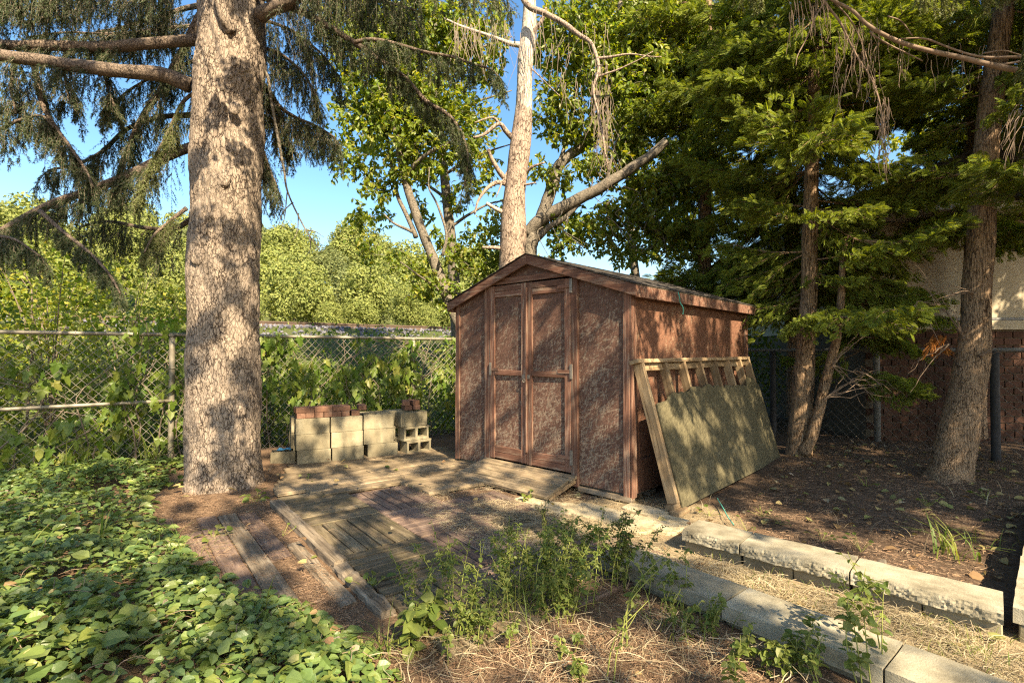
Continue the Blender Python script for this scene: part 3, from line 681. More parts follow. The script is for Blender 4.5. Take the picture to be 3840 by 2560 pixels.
def on_top(base, label, dx=0, dy=0, drz=0, dz=.191, onside=False):
    o = base.copy(); COL.objects.link(o); o['label'] = label
    rz = base.rotation_euler.z
    o.location = base.location + Vector((math.cos(rz) * dx - math.sin(rz) * dy, math.sin(rz) * dx + math.cos(rz) * dy, dz)); o.rotation_euler.z = rz + R(drz)
    if onside: o.rotation_euler.x = R(90)
    return o
a2 = on_top(s1, 'grey cinder block in the middle of the left stack', -.012, .004, 1)
a3 = on_top(a2, 'grey cinder block at the top of the left stack under the brick layers', -.006, .0, 0)
s2 = on_top(s1, 'grey cinder block at the bottom of the stack right of the left one', .398, .012, 3, 0)
b2 = on_top(s2, 'sunlit-edged cinder block in the middle of the second stack from the tree', -.014, .0, 1)
b3 = on_top(b2, 'cinder block under the right end of the brick layers', -.004, .006, -1)
s3 = on_top(s2, 'grey cinder block at the bottom of the third stack from the tree', .45, .02, -4, 0)
c2_ = on_top(s3, 'cinder block in the middle of the third stack with round sun spots', -.055, .005, 2)
c3_ = on_top(c2_, 'tilted cinder block on top of the third stack, open cores up', .0, -.002, -1)
s4 = on_top(s3, 'cinder block lying with two square holes facing out, lower of two', .475, .05, 16, 0, True)
d2 = on_top(s4, 'cinder block lying with two square holes facing out, upper of two', -.035, .008, -2, .191)
d3 = on_top(d2, 'cinder block with a plain face on top of the two holed ones', -.03, .0, -4, .191); d3.rotation_euler.x = 0
# a second rank behind, and the half block at the left
bk = [(s1, 'back-rank bottom cinder block behind the left stack', -.03, .20, 0), (a2, 'back-rank middle cinder block behind the left stack', -.045, .20, 0), (a3, 'back-rank top cinder block behind the left stack', -.035, .20, 0),
      (s2, 'back-rank bottom cinder block behind the second stack', -.01, .20, 0), (b2, 'back-rank middle cinder block behind the second stack', -.01, .20, 0), (b3, 'back-rank top cinder block behind the second stack', -.015, .20, 0),
      (s3, 'back-rank bottom cinder block behind the third stack', 0, .21, 0), (c2_, 'back-rank middle cinder block behind the third stack', .0, .21, 0), (c3_, 'back-rank top cinder block behind the third stack, dirt on it', -.03, .215, 0),
      ]
for b, l, dx, dy, dz in bk: on_top(b, l, dx, dy, 1, dz)
d4 = on_top(d2, 'back cinder block behind the plain one on the holed stack', -.12, .21, -3, .20); d4.rotation_euler.x = 0
d5 = on_top(s4, 'back cinder block low behind the holed stack', -.05, .22, 0, 0); d6 = on_top(d5, 'back cinder block middle behind the holed stack', -.03, .0, 0)
lb = on_top(s1, 'short low concrete block at the left end beside the trunk', -.33, .14, -6, -.012); lb.scale = (.72, 1, .92)
# bricks
bmq = bmesh.new(); box_bm(bmq, -.105, .105, -.05, .05, 0, .065); bmesh.ops.bevel(bmq, geom=bmq.edges[:], offset=.005, segments=1, affect='EDGES')
BRK = bpy.data.meshes.new('brick'); bmq.to_mesh(BRK); bmq.free(); BRK.materials.append(M['brick'])
def place_brick(base, dx, dy, dz, drz, label):
    rz = base.rotation_euler.z
    o = link('brick', BRK, None, base.location + Vector((math.cos(rz) * dx - math.sin(rz) * dy, math.sin(rz) * dx + math.cos(rz) * dy, dz)), (0, 0, rz + R(drz)))
    return tag(o, label, 'brick', 'loose bricks on the block stacks')
ordn = ('first', 'second', 'third', 'fourth', 'fifth', 'sixth', 'seventh')
for k in range(7):
    place_brick(a3, -.135 + k * .104 + (.02 if k > 5 else 0), .015 + .006 * (k % 2), .097, 90 + random.uniform(-2, 2), f'brick end-on in the lower brick layer, {ordn[k]} from the tree')
for k in range(3):
    place_brick(a3, -.09 + k * .216, -.035 + .006 * k, .163, random.uniform(-2, 2), f'brick lying lengthwise in the upper brick layer, {ordn[k]} from the tree')
for k in range(3):
    place_brick(a3, -.10 + k * .216, .07, .163, random.uniform(-2, 2), f'back brick of the upper brick layer, {ordn[k]} from the tree')
place_brick(a3, .60, .01, .163, 85, 'brick turned end-on at the right end of the upper layer')
place_brick(d3, -.01, .13, .107, 80, 'lower left brick of the small brick pile on the holed stack')
place_brick(d3, .10, .12, .107, 86, 'lower right brick of the small brick pile on the holed stack')
place_brick(d3, -.03, .12, .173, 70, 'upper left brick of the small brick pile on the holed stack')
place_brick(d3, .09, .13, .173, 88, 'upper right brick of the small brick pile on the holed stack')
p = gr(1050, 1690, .2); bs = MB(); 
cr = np.array([[x, y, .03 * noise.noise(Vector((x * 12, y * 12, 0)))] for y in np.linspace(-.04, .05, 5) for x in np.linspace(-.08, .09, 7)])
qi = np.arange(35).reshape(5, 7); bs.add(cr, np.stack([qi[:-1, :-1], qi[:-1, 1:], qi[1:, 1:], qi[1:, :-1]], -1).reshape(-1, 4))
o = bs.build('plastic_scrap', M['bluescrap'], smooth=True, loc=lb.location + Vector((.0, .03, .105)))
so = o.modifiers.new('thick', 'SOLIDIFY'); so.thickness = .004
tag(o, 'crumpled bit of blue plastic on the low block beside the tree', 'plastic scrap')

# ------------------------------------------------------------------ deck, slatted tiles, timber, boards
DA = np.array([.79, .613]); DB = np.array([.613, -.79])       # along the boards, towards the camera
D0 = np.array([-2.13, 4.61]); DAng = math.atan2(DA[1], DA[0])
def dpt(a, b, z=0): return Vector((*(D0 + DA * a + DB * b), z))
DK = thing('wooden_deck', 'low deck of grey-green boards between the block stacks and the shed ramp', 'deck', dpt(0, 0), DAng)
# deck local axes: x = along boards, y = away from camera
fb = [(-1.55, .50, 2.55), (-1.41, .42, 2.58), (-1.27, .40, 2.55), (-1.13, .30, 2.50), (-.99, .28, 2.52), (-.85, .22, 2.45), (-.71, .16, 2.42), (-.57, .12, 2.40), (-.43, .10, 2.36), (-.29, .36, 2.34), (-.15, .46, 2.32), (-.01, 1.22, 2.30), (.13, 1.24, 2.25), (.27, 1.23, 2.20), (.41, 1.26, 2.16)]
for i, (b, a0, a1) in enumerate(fb):
    j = (a0 + a1) / 2 + random.uniform(-.4, .4)
    for (p0, p1) in ((a0, j - .003), (j + .003, a1)):
        box('plank', (p0, p1, -b - .138, -b - .003, -.034, 0), M['deckwood'], DK, .005, (0, 0, .046 + random.uniform(-.004, .003)), (0, random.uniform(-.004, .004), 0), .002)
for a, b0, b1 in ((.52, -1.5, -.1), (1.30, -1.5, .5), (2.10, -1.5, .5)):
    box('joist', (a, a + .045, -b1, -b0, -.095, -.038), M['oldtimber'], DK, .003, (0, 0, .046))
# basket-weave tiles
pa, pb = .60, .72
rows = ('nearest the low deck', 'second from the low deck', 'third from the low deck', 'fourth from the low deck')
cols = ('against the long timber', 'second from the long timber', 'third from the long timber')
for jb in range(4):
    for ia in range(3):
        if (jb, ia) in ((0, 2),): continue
        a0 = .07 + ia * pa; b0 = .06 + jb * pb - (0.28 if jb == 0 and ia == 0 else 0)
        dark = (jb, ia) in ((0, 1), (1, 2), (2, 1), (3, 1))
        mm = M['redwood'] if (jb, ia) in ((0, 1), (2, 1), (1, 2), (1, 1), (3, 1), (3, 2)) else M['tilewood']
        look = 'purple-brown' if mm is M['redwood'] else 'mossy green-brown'
        t = thing('deck_tile', f'{look} slatted tile {rows[jb]}, {cols[ia]}', 'deck tile', dpt(a0, b0), DAng, 'slatted wooden deck tiles')
        zt = (.030, .022, .016)[ia] - .002 * jb
        bl = pb + (0.28 if jb == 0 and ia == 0 else 0)
        along_a = (ia + jb) % 2 == 0
        n = 7 if (along_a) else 6
        if jb == 0 and ia == 0: n = 9
        for k in range(n):
            g = .005
            if along_a: bx = (.006, pa - .006, -(k + 1) * bl / n + g, -k * bl / n - g)
            else: bx = (k * pa / n + g, (k + 1) * pa / n - g, -bl + .006, -.006)
            if along_a: box('slat', (bx[0], bx[1], bx[2], bx[3], -.03, 0), mm, t, .004, (0, 0, zt + random.uniform(-.003, .003)), None, .002)
            else:
                L = bl - .012; wv = pa / n - 2 * g
                box('slat', (0, L, 0, wv, -.03, 0), mm, t, .004, (bx[0] + wv, -.006 - L, zt + random.uniform(-.003, .003)), (0, 0, R(90)), .002)
# long timber and its lower neighbour, and boards left of it (they run towards the camera: local x along -y)
def along_b(name, label, a0, a1, b0, b1, z0, z1, m, jit=.004, group=None, cat='timber', bev=.008):
    L = b1 - b0
    bm = bmesh.new(); nseg = 14
    vs = []
    for i in range(nseg + 1):
        x = L * i / nseg
        w = [(random.uniform(-jit, jit), random.uniform(-jit, jit)) for _ in range(4)]
        end = (i in (0, nseg))
        vs.append([bm.verts.new((x + (random.uniform(-.02, .02) if end else 0), y + w[k][0], z + w[k][1])) for k, (y, z) in enumerate(((0, z0), (a1 - a0, z0), (a1 - a0, z1), (0, z1)))])
    for i in range(nseg):
        for k in range(4): bm.faces.new((vs[i][k], vs[i][(k + 1) % 4], vs[i + 1][(k + 1) % 4], vs[i + 1][k]))
    bm.faces.new(vs[0][::-1]); bm.faces.new(vs[-1])
    bmesh.ops.recalc_face_normals(bm, faces=bm.faces[:])
    bmesh.ops.bevel(bm, geom=[e for e in bm.edges if abs((e.verts[0].co - e.verts[1].co).normalized().x) > .8], offset=bev, segments=1, affect='EDGES')
    me = bpy.data.meshes.new(name); bm.to_mesh(me); bm.free(); me.materials.append(m)
    o = link(name, me, None, dpt(a0, b0, 0), (0, 0, DAng - R(90)))
    return tag(o, label, cat, group)
along_b('landscape_timber', 'rotting grey timber edging the slatted tiles, long piece', -.02, .075, -.08, 1.62, -.03, .05, M['oldtimber'], .005)
along_b('landscape_timber', 'splintered dark end piece of the rotting grey timber', -.03, .06, 1.64, 2.38, -.03, .04, M['oldtimber'], .008)
along_b('board', 'narrow weathered board tucked along the left side of the long timber', -.15, -.055, 1.02, 2.15, -.03, .014, M['oldtimber'], .004, cat='board')
bl = ['dirt-covered walkway board second from the long timber', 'grey walkway board third from the long timber', 'brown walkway board fourth from the long timber, running to the weeds', 'soil-covered walkway board fifth from the long timber', 'half-buried walkway board by the ground cover']
for k, (a0, a1, b0, b1, z) in enumerate(((-.30, -.165, .05, 1.25, .010), (-.445, -.31, .02, 2.55, .018), (-.59, -.455, -.05, 1.85, .014), (-.735, -.60, .3, 2.1, .008), (-.88, -.745, -.2, 1.3, .008))):
    along_b('board', bl[k], a0, a1, b0, b1, -.03, z, M['redwood'] if k != 1 else M['oldtimber'], .003, 'walkway boards beside the timber', 'board', .004)

# ------------------------------------------------------------------ pale flagstones in the path
fl = [('pale flagstone by the weeds, nearest the shed ramp', 2080, 1905, .42, .30, -20), ('pale flagstone in front of the shed corner', 2240, 1925, .52, .34, -42), ('pale flagstone between shed corner and wall caps, left one', 2380, 1965, .36, .40, -43), ('pale flagstone touching the first wall cap', 2490, 1965, .36, .42, -43), ('sandy flagstone below the leaning panel foot', 2420, 1915, .40, .22, -43), ('pale flagstone half under the dry grass', 1990, 1880, .3, .2, -35)]
for lab, px, py, lx, ly, rz in fl:
    p = gr(px, py, 0)
    bm = bmesh.new(); pts = []
    for i in range(20):
        a = 2 * math.pi * i / 20; c_, s_ = math.cos(a), math.sin(a); m_ = max(abs(c_), abs(s_)) ** .85
        pts.append((lx / 2 * c_ / m_ * random.uniform(.96, 1.03), ly / 2 * s_ / m_ * random.uniform(.95, 1.03)))
    o = prism('flagstone', pts, -.03, .016, 'z', M['paver'], None, .006); o.location = p; o.rotation_euler = (random.uniform(-.01, .01), random.uniform(-.01, .01), R(rz))
    tag(o, lab, 'flagstone', 'flagstones set in the dry path')

# ------------------------------------------------------------------ low wall caps
def cap_mesh(L, Wd, H, rough=True):
    bm = bmesh.new(); nx = max(6, int(L / .011)); ny, nzz = 8, 8
    xs = np.linspace(0, L, nx + 1); zs = np.linspace(-H, 0, nzz + 1); ys = np.linspace(0, Wd, ny + 1)
    sd = random.random() * 50
    G = {}
    def vtx(x, y, z):
        k = (round(x, 5), round(y, 5), round(z, 5))
        if k not in G: G[k] = bm.verts.new((x, y, z))
        return G[k]
    def grid(us, vs, f):
        for i in range(len(us) - 1):
            for j in range(len(vs) - 1):
                bm.faces.new([vtx(*f(us[a], vs[b])) for a, b in ((i, j), (i + 1, j), (i + 1, j + 1), (i, j + 1))])
    grid(xs, zs, lambda u, v: (u, 0, v)); grid(xs, zs, lambda u, v: (u, Wd, v))
    grid(xs, ys, lambda u, v: (u, v, 0)); grid(xs, ys, lambda u, v: (u, v, -H))
    grid(ys, zs, lambda u, v: (0, u, v)); grid(ys, zs, lambda u, v: (L, u, v))
    bmesh.ops.recalc_face_normals(bm, faces=bm.faces[:])
    for v in bm.verts:
        x, y, z = v.co
        if rough and y < 1e-4 and z < -.002:
            v.co.y -= .010 * min(1, (-z - .001) / .02) + (.007 * noise.noise(Vector((x * 24 + sd, z * 30, sd))) + .007 * noise.noise(Vector((x * 75 + sd, z * 75, 3)))) * min(1, (-z) / .012)
            v.co.z += .004 * noise.noise(Vector((x * 40 + sd, 8, sd)))
        else:
            k = noise.noise(Vector((x * 9 + sd, y * 9, z * 9))) * .003
            v.co.z += k; v.co.y += k * (1 if y > Wd / 2 else -1)
        for c_, m_ in ((0, L), (1, Wd)):
            pass
    me = bpy.data.meshes.new('wall_cap'); bm.to_mesh(me); bm.free(); me.materials.append(M['kerbcon']); return me
UA = math.atan2(-.686, .7295)
def caprow(start, ang, lens, z, Wd, H, labels, group, gap=.010, rough=True, under=True, dip=None):
    c, s = math.cos(ang), math.sin(ang); x = 0
    for k, (L, lab) in enumerate(zip(lens, labels)):
        o = link('wall_cap', cap_mesh(L, Wd, H, rough), None, (start[0] + c * x, start[1] + s * x, z + (dip[k] if dip else 0)), (random.uniform(-.012, .012), random.uniform(-.008, .008), ang + random.uniform(-.006, .006)))
        tag(o, lab, 'wall cap', group)
        if under:
            mm = 0
            n = max(1, round(L / .3))
            for q_ in range(n):
                box('base_stone', (q_ * L / n + .004, (q_ + 1) * L / n - .003, .03, Wd - .02, -H - .11, -H - .004), M['oldcon'], o, .006, jit=.003)
        x += L + gap
caprow((1.205, 3.64), UA, (.385, .60, .63), .145, .275, .072, ('short pale concrete wall cap at the end beside the flagstones', 'pale split-faced wall cap in the middle of the row, leaf shadows on it', 'long pale split-faced wall cap nearest the crosswise caps'), 'split-faced concrete caps along the bed')
caprow((2.655, 2.31), math.atan2(.686, .7295), (.92, .90, .9), .15, .30, .075, ('smooth concrete cap of the crosswise row, nearest one', 'mossy concrete cap of the crosswise row, farther one', 'farthest concrete cap of the crosswise row'), 'crosswise concrete caps at the bed end', rough=False)
ang2 = math.atan2(-.77, .64)
caprow((.56, 3.28 - .0), ang2, (.33, .46, .69, .70), .10, .295, .075, ('shaded concrete edging cap hidden in the weeds', 'grey concrete edging cap emerging from the weeds', 'long shaded concrete edging cap in the middle of the near row', 'sunny concrete edging cap at the front, weed shadows across it'), 'smooth concrete edging caps of the near row', rough=False, under=True)
c_, s_ = math.cos(ang2), math.sin(ang2); x_ = 2.25
caprow((.56 + c_ * x_ + .05, 3.28 + s_ * x_ + .02), ang2, (.7,), .055, .295, .075, ('lower concrete edging cap beyond the last joint of the near row',), 'smooth concrete edging caps of the near row', rough=False)

# ------------------------------------------------------------------ chain-link fences
def chain_mesh(L, h, dia, rad, z0):
    mb = MB(); w = dia / 2; hs = dia * .5; P = []
    n = int((L + h) / dia) + 2
    for k in range(-int(h / dia) - 2, n):
        for sg in (1, -1):
            a = np.array([k * dia, z0]) if sg > 0 else np.array([k * dia + 0.0, z0])
            b = a + np.array([sg * h * (dia / (dia * 1.05)), h])
            # clip to 0..L
            t0, t1 = 0.0, 1.0; dx = b[0] - a[0]
            for lo, hi in ((0, L),):
                ta, tb = (lo - a[0]) / dx, (hi - a[0]) / dx
                t0 = max(t0, min(ta, tb)); t1 = min(t1, max(ta, tb))
            if t1 - t0 < .02: continue
            q0 = a + (b - a) * t0; q1 = a + (b - a) * t1; m = 9
            tt = np.linspace(0, 1, m)[:, None]; pts = q0 + (q1 - q0) * tt
            dp = np.array([noise.noise(Vector((p_[0] * 1.3, p_[1] * 1.3, 4))) * .03 for p_ in pts]) + sg * rad * .7
            P.append(np.stack([pts[:, 0], dp, pts[:, 1]], -1))
    tubes(mb, np.array(P), np.full((len(P), 9), rad), 4)
    return mb
FA = math.atan2(FD[1], FD[0])
T0, T1 = -6.9, 4.6
fs = FP + FD * T0
CF = thing('chain_link_fence', 'galvanised chain link fence overgrown with vines behind the blocks and the big trunk', 'fence', (fs[0], fs[1], 0), FA)
chain_mesh(T1 - T0, 1.52, .098, .0022, .05).build('wire_mesh', M['wire'], CF, kind='stuff')
def pipe(name, p0, p1, r, m, parent, sides=12):
    mb = MB(); k = np.linspace(0, 1, 12)[:, None]; P = np.array(p0) + (np.array(p1) - np.array(p0)) * k
    tubes(mb, P, np.full(12, r), sides, cap=True); return mb.build(name, m, parent, True)
pipe('top_rail', (0, .0, 1.60), (T1 - T0, .0, 1.60), .022, M['galv'], CF)
pipe('middle_rail', (0, -.035, .79), (-3.13 - T0 - .03, -.035, .81), .021, M['galv'], CF)
for t in (-6.26, -3.13, 0.0, 3.13):
    p_ = pipe('post', (t - T0, -.035, -.2), (t - T0, -.035, 1.585), .032, M['galv'], CF)
    for z in ((.81, 1.2, 1.585) if t == -3.13 else (.9, 1.585)):
        mb = MB(); tubes(mb, np.array([[t - T0, -.035, z - .012], [t - T0, -.035, z + .012]]), np.full(2, .036), 12, cap=True); mb.build('clamp', M['galv'], p_, True)
for t in np.arange(.4, T1 - T0, .62):
    mb = MB(); a = np.linspace(0, 2 * math.pi, 13); tubes(mb, np.stack([np.full(13, t) + a * .001, np.cos(a) * .026, 1.60 + np.sin(a) * .026], -1), np.full(13, .004), 4); mb.build('tie_wire', M['wire'], CF)
RF0, RF1 = np.array([7.2, 5.02]), np.array([3.0, 9.30])
rd = RF1 - RF0; rL = float(np.linalg.norm(rd)); rA = math.atan2(rd[1], rd[0])
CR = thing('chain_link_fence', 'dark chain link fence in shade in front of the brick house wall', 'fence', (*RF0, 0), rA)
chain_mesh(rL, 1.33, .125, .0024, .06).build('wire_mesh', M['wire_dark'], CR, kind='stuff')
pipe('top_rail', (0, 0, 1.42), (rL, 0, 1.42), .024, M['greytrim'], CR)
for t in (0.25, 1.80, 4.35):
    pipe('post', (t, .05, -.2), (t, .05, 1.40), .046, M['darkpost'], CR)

# ------------------------------------------------------------------ neighbour's house
HZ = 7.75
HX = 5.35
hA = R(-3)
HS = thing('house', 'neighbouring house with cream stucco above red brick, half hidden by the cedars', 'house', (HX, HZ, 0), hA)
LW = 7.0
def hb(name, b, m, parent=HS, bev=.004): return box(name, b, m, parent, bev)
bw = hb('brick_wall', (0.0, LW, .015, .22, -.2, 1.72), M['mortar'])
hb('brick_wall', (.0, .2, .222, 6.0, -.2, 1.72), M['mortar'])
bmq = bmesh.new(); box_bm(bmq, 0, .236, -.0, .03, 0, .094); bmesh.ops.bevel(bmq, geom=bmq.edges[:], offset=.004, segments=1, affect='EDGES')
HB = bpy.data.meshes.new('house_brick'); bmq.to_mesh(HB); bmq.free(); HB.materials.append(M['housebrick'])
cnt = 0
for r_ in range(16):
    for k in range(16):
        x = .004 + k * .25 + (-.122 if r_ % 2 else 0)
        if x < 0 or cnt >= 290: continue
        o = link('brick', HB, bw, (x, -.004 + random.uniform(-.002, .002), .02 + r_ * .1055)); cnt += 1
hb('skirt_trim', (-.05, LW, -.055, .2, 1.722, 1.86), M['stucco']); hb('grey_band', (-.056, LW, -.062, .2, 1.862, 1.90), M['greytrim'])
hb('stucco_wall', (-.03, LW, -.03, .2, 1.902, 3.35), M['stucco']); hb('stucco_wall', (-.03, .17, .203, 6.0, 1.722, 3.35), M['stucco'])
hb('corner_trim', (-.06, .03, -.064, -.031, 1.902, 3.33), M['whitetrim'])
hb('soffit', (-.62, LW, -.62, 6.2, 3.355, 3.40), M['whitetrim']); 
hb('gutter', (-.72, LW, -.74, -.622, 3.34, 3.46), M['whitetrim']); hb('fascia', (-.65, -.623, -.60, 6.2, 3.33, 3.46), M['whitetrim'])
prism('roof', [(-.80, 3.47), (3.2, 5.0), (7.4, 3.47)], -.80, 6.4, 'y', M['shingle'], HS)
mb = MB(); P = np.array([[.10, -.09, 0.05], [.10, -.09, 3.30]]); tubes(mb, P, np.full(2, .045), 8, cap=True); mb.build('downpipe', M['greytrim'], HS, True)

# blue drum beyond the fence
dp = at(3195, 1573, 8.6)
DRM = thing('plastic_drum', 'dark blue plastic drum in the shade beside the house corner', 'drum', (dp.x, dp.y, gz(dp.x, dp.y)))
prof = [(.0, 0), (.26, 0), (.275, .03), (.275, .28), (.285, .30), (.275, .32), (.275, .58), (.285, .60), (.275, .62), (.275, .82), (.255, .86), (.0, .865)]
mb = MB(); a = np.arange(28) * 2 * math.pi / 28
V = np.array([[r_ * math.cos(t), r_ * math.sin(t), z] for r_, z in prof for t in a]); i = np.arange(len(prof) - 1)[:, None] * 28; j = np.arange(28)[None]; jn = (j + 1) % 28
mb.add(V, np.stack([i + j, i + jn, i + 28 + jn, i + 28 + j], -1).reshape(-1, 4)); mb.build('drum_body', M['bluedrum'], DRM, True)
mb = MB(); tubes(mb, np.array([[.1, .05, .862], [.1, .05, .885]]), np.full(2, .035), 12, cap=True); mb.build('bung', M['darkpost'], DRM)

# ------------------------------------------------------------------ railway beyond the fence
def rail_pt(s, t): return FP + FN * s + FD * t
for k, s in enumerate((10.3, 11.75)):
    a = rail_pt(s, -30); L = 70
    bm = bmesh.new()
    pr = [(-.07, 0), (.07, 0), (.07, .015), (.012, .035), (.012, .12), (.036, .13), (.036, .17), (-.036, .17), (-.036, .13), (-.012, .12), (-.012, .035), (-.07, .015)]
    o = prism('railway_rail', pr, 0, L, 'x', M['rail']); o.location = (a[0], a[1], 2.19); o.rotation_euler = (0, 0, FA)
    tag(o, ('nearer rusty railway rail above the fence top', 'farther rusty railway rail across the ballast')[k], 'rail', 'railway rails')
# ================================================================== THE BIG SPRUCE
SPY = 5.42
tb = gr(846, 1830, 0); tb = Vector((tb.x, SPY, 0))
SP = thing('spruce_tree', 'huge old spruce with plated bark trunk and drooping boughs beside the fence', 'tree')
pts = [at(846, 1900, SPY), at(843, 1796, SPY), at(840, 1470, SPY), at(842, 980, SPY), at(853, 653, SPY), at(861, 327, SPY), at(869, 82, SPY), at(885, -500, SPY), at(905, -1300, SPY)]
pts[0].z = -.12
tm = trunk_mesh(pts, [.380, .368, .352, .343, .340, .337, .332, .30, .24], 130, 340, .019, (17, 17, 6.5), .14, .035, 2.0)
tm.build('trunk', M['bark'], SP, True)
def pl(seq, Y0, Y1=None):
    n = len(seq); Y1 = Y0 if Y1 is None else Y1
    return [at(x, y, Y0 + (Y1 - Y0) * i / max(1, n - 1)) for i, (x, y) in enumerate(seq)]
def knot(px, py, r):
    # a healed branch collar on the near side of the trunk
    c = at(px, py, SPY - .325); bm = bmesh.new(); bmesh.ops.create_icosphere(bm, subdivisions=3, radius=1)
    for v in bm.verts:
        d = v.co.copy(); k = 1 + .25 * noise.noise(d * 2.2 + Vector((px, 0, 0)))
        rr_ = math.hypot(d.x, d.z); dent = -.3 * math.exp(-(rr_ / .35) ** 2) if d.y < 0 else 0
        v.co = Vector((d.x * r * k, (d.y * (0.30) - dent * .5) * r, d.z * r * 1.15 * k))
    me = bpy.data.meshes.new('knot'); bm.to_mesh(me); bm.free(); me.materials.append(M['bark'])
    for p in me.polygons: p.use_smooth = True
    link('knot', me, SP, c)
for kx, ky, kr in ((880, 405, .06), (838, 670, .075), (740, 960, .08)): knot(kx, ky, kr)
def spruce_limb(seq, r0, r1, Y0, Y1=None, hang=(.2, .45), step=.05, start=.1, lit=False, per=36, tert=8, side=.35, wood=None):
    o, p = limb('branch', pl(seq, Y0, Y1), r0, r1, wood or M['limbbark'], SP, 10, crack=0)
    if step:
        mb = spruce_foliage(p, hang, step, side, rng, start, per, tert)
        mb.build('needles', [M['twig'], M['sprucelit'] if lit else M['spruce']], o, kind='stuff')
    return o
spruce_limb([(745, 150), (574, 163), (380, 176), (180, 172), (0, 169), (-180, 160)], .062, .045, 5.38, 5.1, (.15, .5), .040, .30)
spruce_limb([(715, 322), (640, 290), (574, 274), (450, 268), (319, 253), (130, 224), (0, 208), (-180, 190)], .078, .052, 5.3, 4.9, (.2, .55), .045, .38)
spruce_limb([(740, 545), (650, 575), (574, 612), (450, 670), (319, 721), (200, 765), (64, 830), (0, 868), (-120, 930)], .055, .03, 5.7, 5.4, (.25, .6), .016, .1)
spruce_limb([(790, 10), (740, 80), (680, 200), (625, 306), (580, 370), (530, 447), (490, 530), (459, 606), (430, 700)], .05, .014, 5.8, 5.6, (.25, .55), .022, .2)
spruce_limb([(110, 200), (134, 268), (155, 383), (185, 447), (255, 542), (319, 638), (345, 700)], .03, .01, 5.3, 5.2, (.25, .55), .02, .1)
spruce_limb([(975, 60), (1040, 30), (1085, 6), (1200, -70), (1400, -170)], .075, .05, 5.3, 5.0, (.5, 1.0), .03, .1)
spruce_limb([(960, -20), (1110, 32), (1200, 83), (1328, 160), (1417, 223), (1519, 294), (1596, 376), (1685, 434), (1735, 510), (1752, 600), (1742, 700)], .042, .010, 5.3, 5.0, (.15, .42), .024, .18)
spruce_limb([(1328, 160), (1410, 150), (1583, 191), (1700, 215), (1774, 242), (1840, 262), (1880, 300)], .02, .008, 5.0, 4.9, (.15, .40), .026, .05)
spruce_limb([(950, 230), (1000, 280), (1014, 360), (1046, 542), (1065, 640), (1078, 715), (1136, 842), (1180, 910), (1206, 951)], .020, .004, 5.6, 5.4, step=0, wood=M['smoothbark'])
for seq in ([(1078, 715), (1070, 800), (1050, 870)], [(1120, 800), (1115, 860), (1100, 900)], [(1150, 862), (1185, 868), (1215, 890)], [(1100, 760), (1060, 800), (1040, 850)], [(1160, 880), (1165, 930), (1150, 960)]):
    spruce_limb(seq, .007, .002, 5.5, 5.4, step=0, wood=M['smoothbark'])
spruce_limb([(930, 270), (990, 320), (1050, 400), (1110, 440), (1180, 470), (1260, 520)], .03, .01, 5.9, 5.7, (.3, .6), .010, .05, False, 26, 9)
spruce_limb([(930, 170), (1000, 185), (1060, 210), (1130, 270), (1190, 360)], .025, .01, 5.8, 5.6, (.3, .7), .016, .05)
spruce_limb([(940, 520), (985, 560), (1010, 640), (1040, 700)], .02, .01, 5.8, 5.8, (.3, .6), .016, .05)
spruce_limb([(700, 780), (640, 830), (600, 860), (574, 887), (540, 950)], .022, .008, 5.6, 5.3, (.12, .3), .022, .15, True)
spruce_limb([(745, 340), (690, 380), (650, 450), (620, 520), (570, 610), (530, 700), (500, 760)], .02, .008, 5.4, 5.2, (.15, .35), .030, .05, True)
spruce_limb([(150, 790), (250, 880), (350, 960), (420, 1040), (455, 1100)], .022, .008, 5.0, 4.8, (.1, .26), .016, .2)
spruce_limb([(-120, 500), (0, 485), (76, 452), (153, 434), (200, 480)], .02, .01, 5.2, 5.2, (.2, .55), .02, .05)
spruce_limb([(-150, 850), (-30, 880), (60, 900), (150, 960)], .02, .008, 5.2, 5.0, (.2, .45), .02, .05)
for seq, ya, st in (([(740, -60), (600, -40), (450, -30), (250, -20), (50, -10), (-100, 0)], 5.6, .013), ([(740, -150), (560, -130), (350, -110), (150, -80), (0, -50)], 5.2, .016), ([(790, 10), (700, 30), (600, 60), (480, 100), (360, 120)], 6.2, .02), ([(990, -120), (1120, -60), (1260, -30), (1420, 0), (1560, 40)], 5.7, .02), ([(1000, -220), (1250, -140), (1500, -80), (1750, -60), (1900, -20)], 5.3, .036),
                    ([(730, 430), (600, 440), (480, 480), (400, 560), (300, 610), (180, 640)], 6.3, .02), ([(720, 820), (640, 860), (520, 850), (400, 830), (300, 850)], 6.4, .022)):
    spruce_limb(seq, .035, .012, ya, ya - .2, (.3, .75), st, .05)
for seq, ya in (([(780, 90), (600, 110), (420, 130), (250, 120), (100, 140)], 6.0), ([(760, 220), (640, 260), (500, 330), (380, 420)], 6.1), ([(250, 165), (240, 260), (260, 380)], 5.5), ([(60, 220), (40, 330), (60, 430)], 5.3), ([(420, 185), (400, 300), (430, 400)], 5.6), ([(940, 60), (1100, 120), (1200, 200), (1280, 300)], 6.0), ([(940, 400), (1040, 470), (1100, 560)], 6.0)):
    spruce_limb(seq, .022, .008, ya, ya - .1, (.25, .6), .022, .05)
# cut stub pointing down in front near the top of the trunk
limb('branch', [at(860, -160, 5.0), at(820, -30, 5.02), at(838, 60, 5.06), at(868, 120, 5.14)], .05, .055, M['bark'], SP, 12)

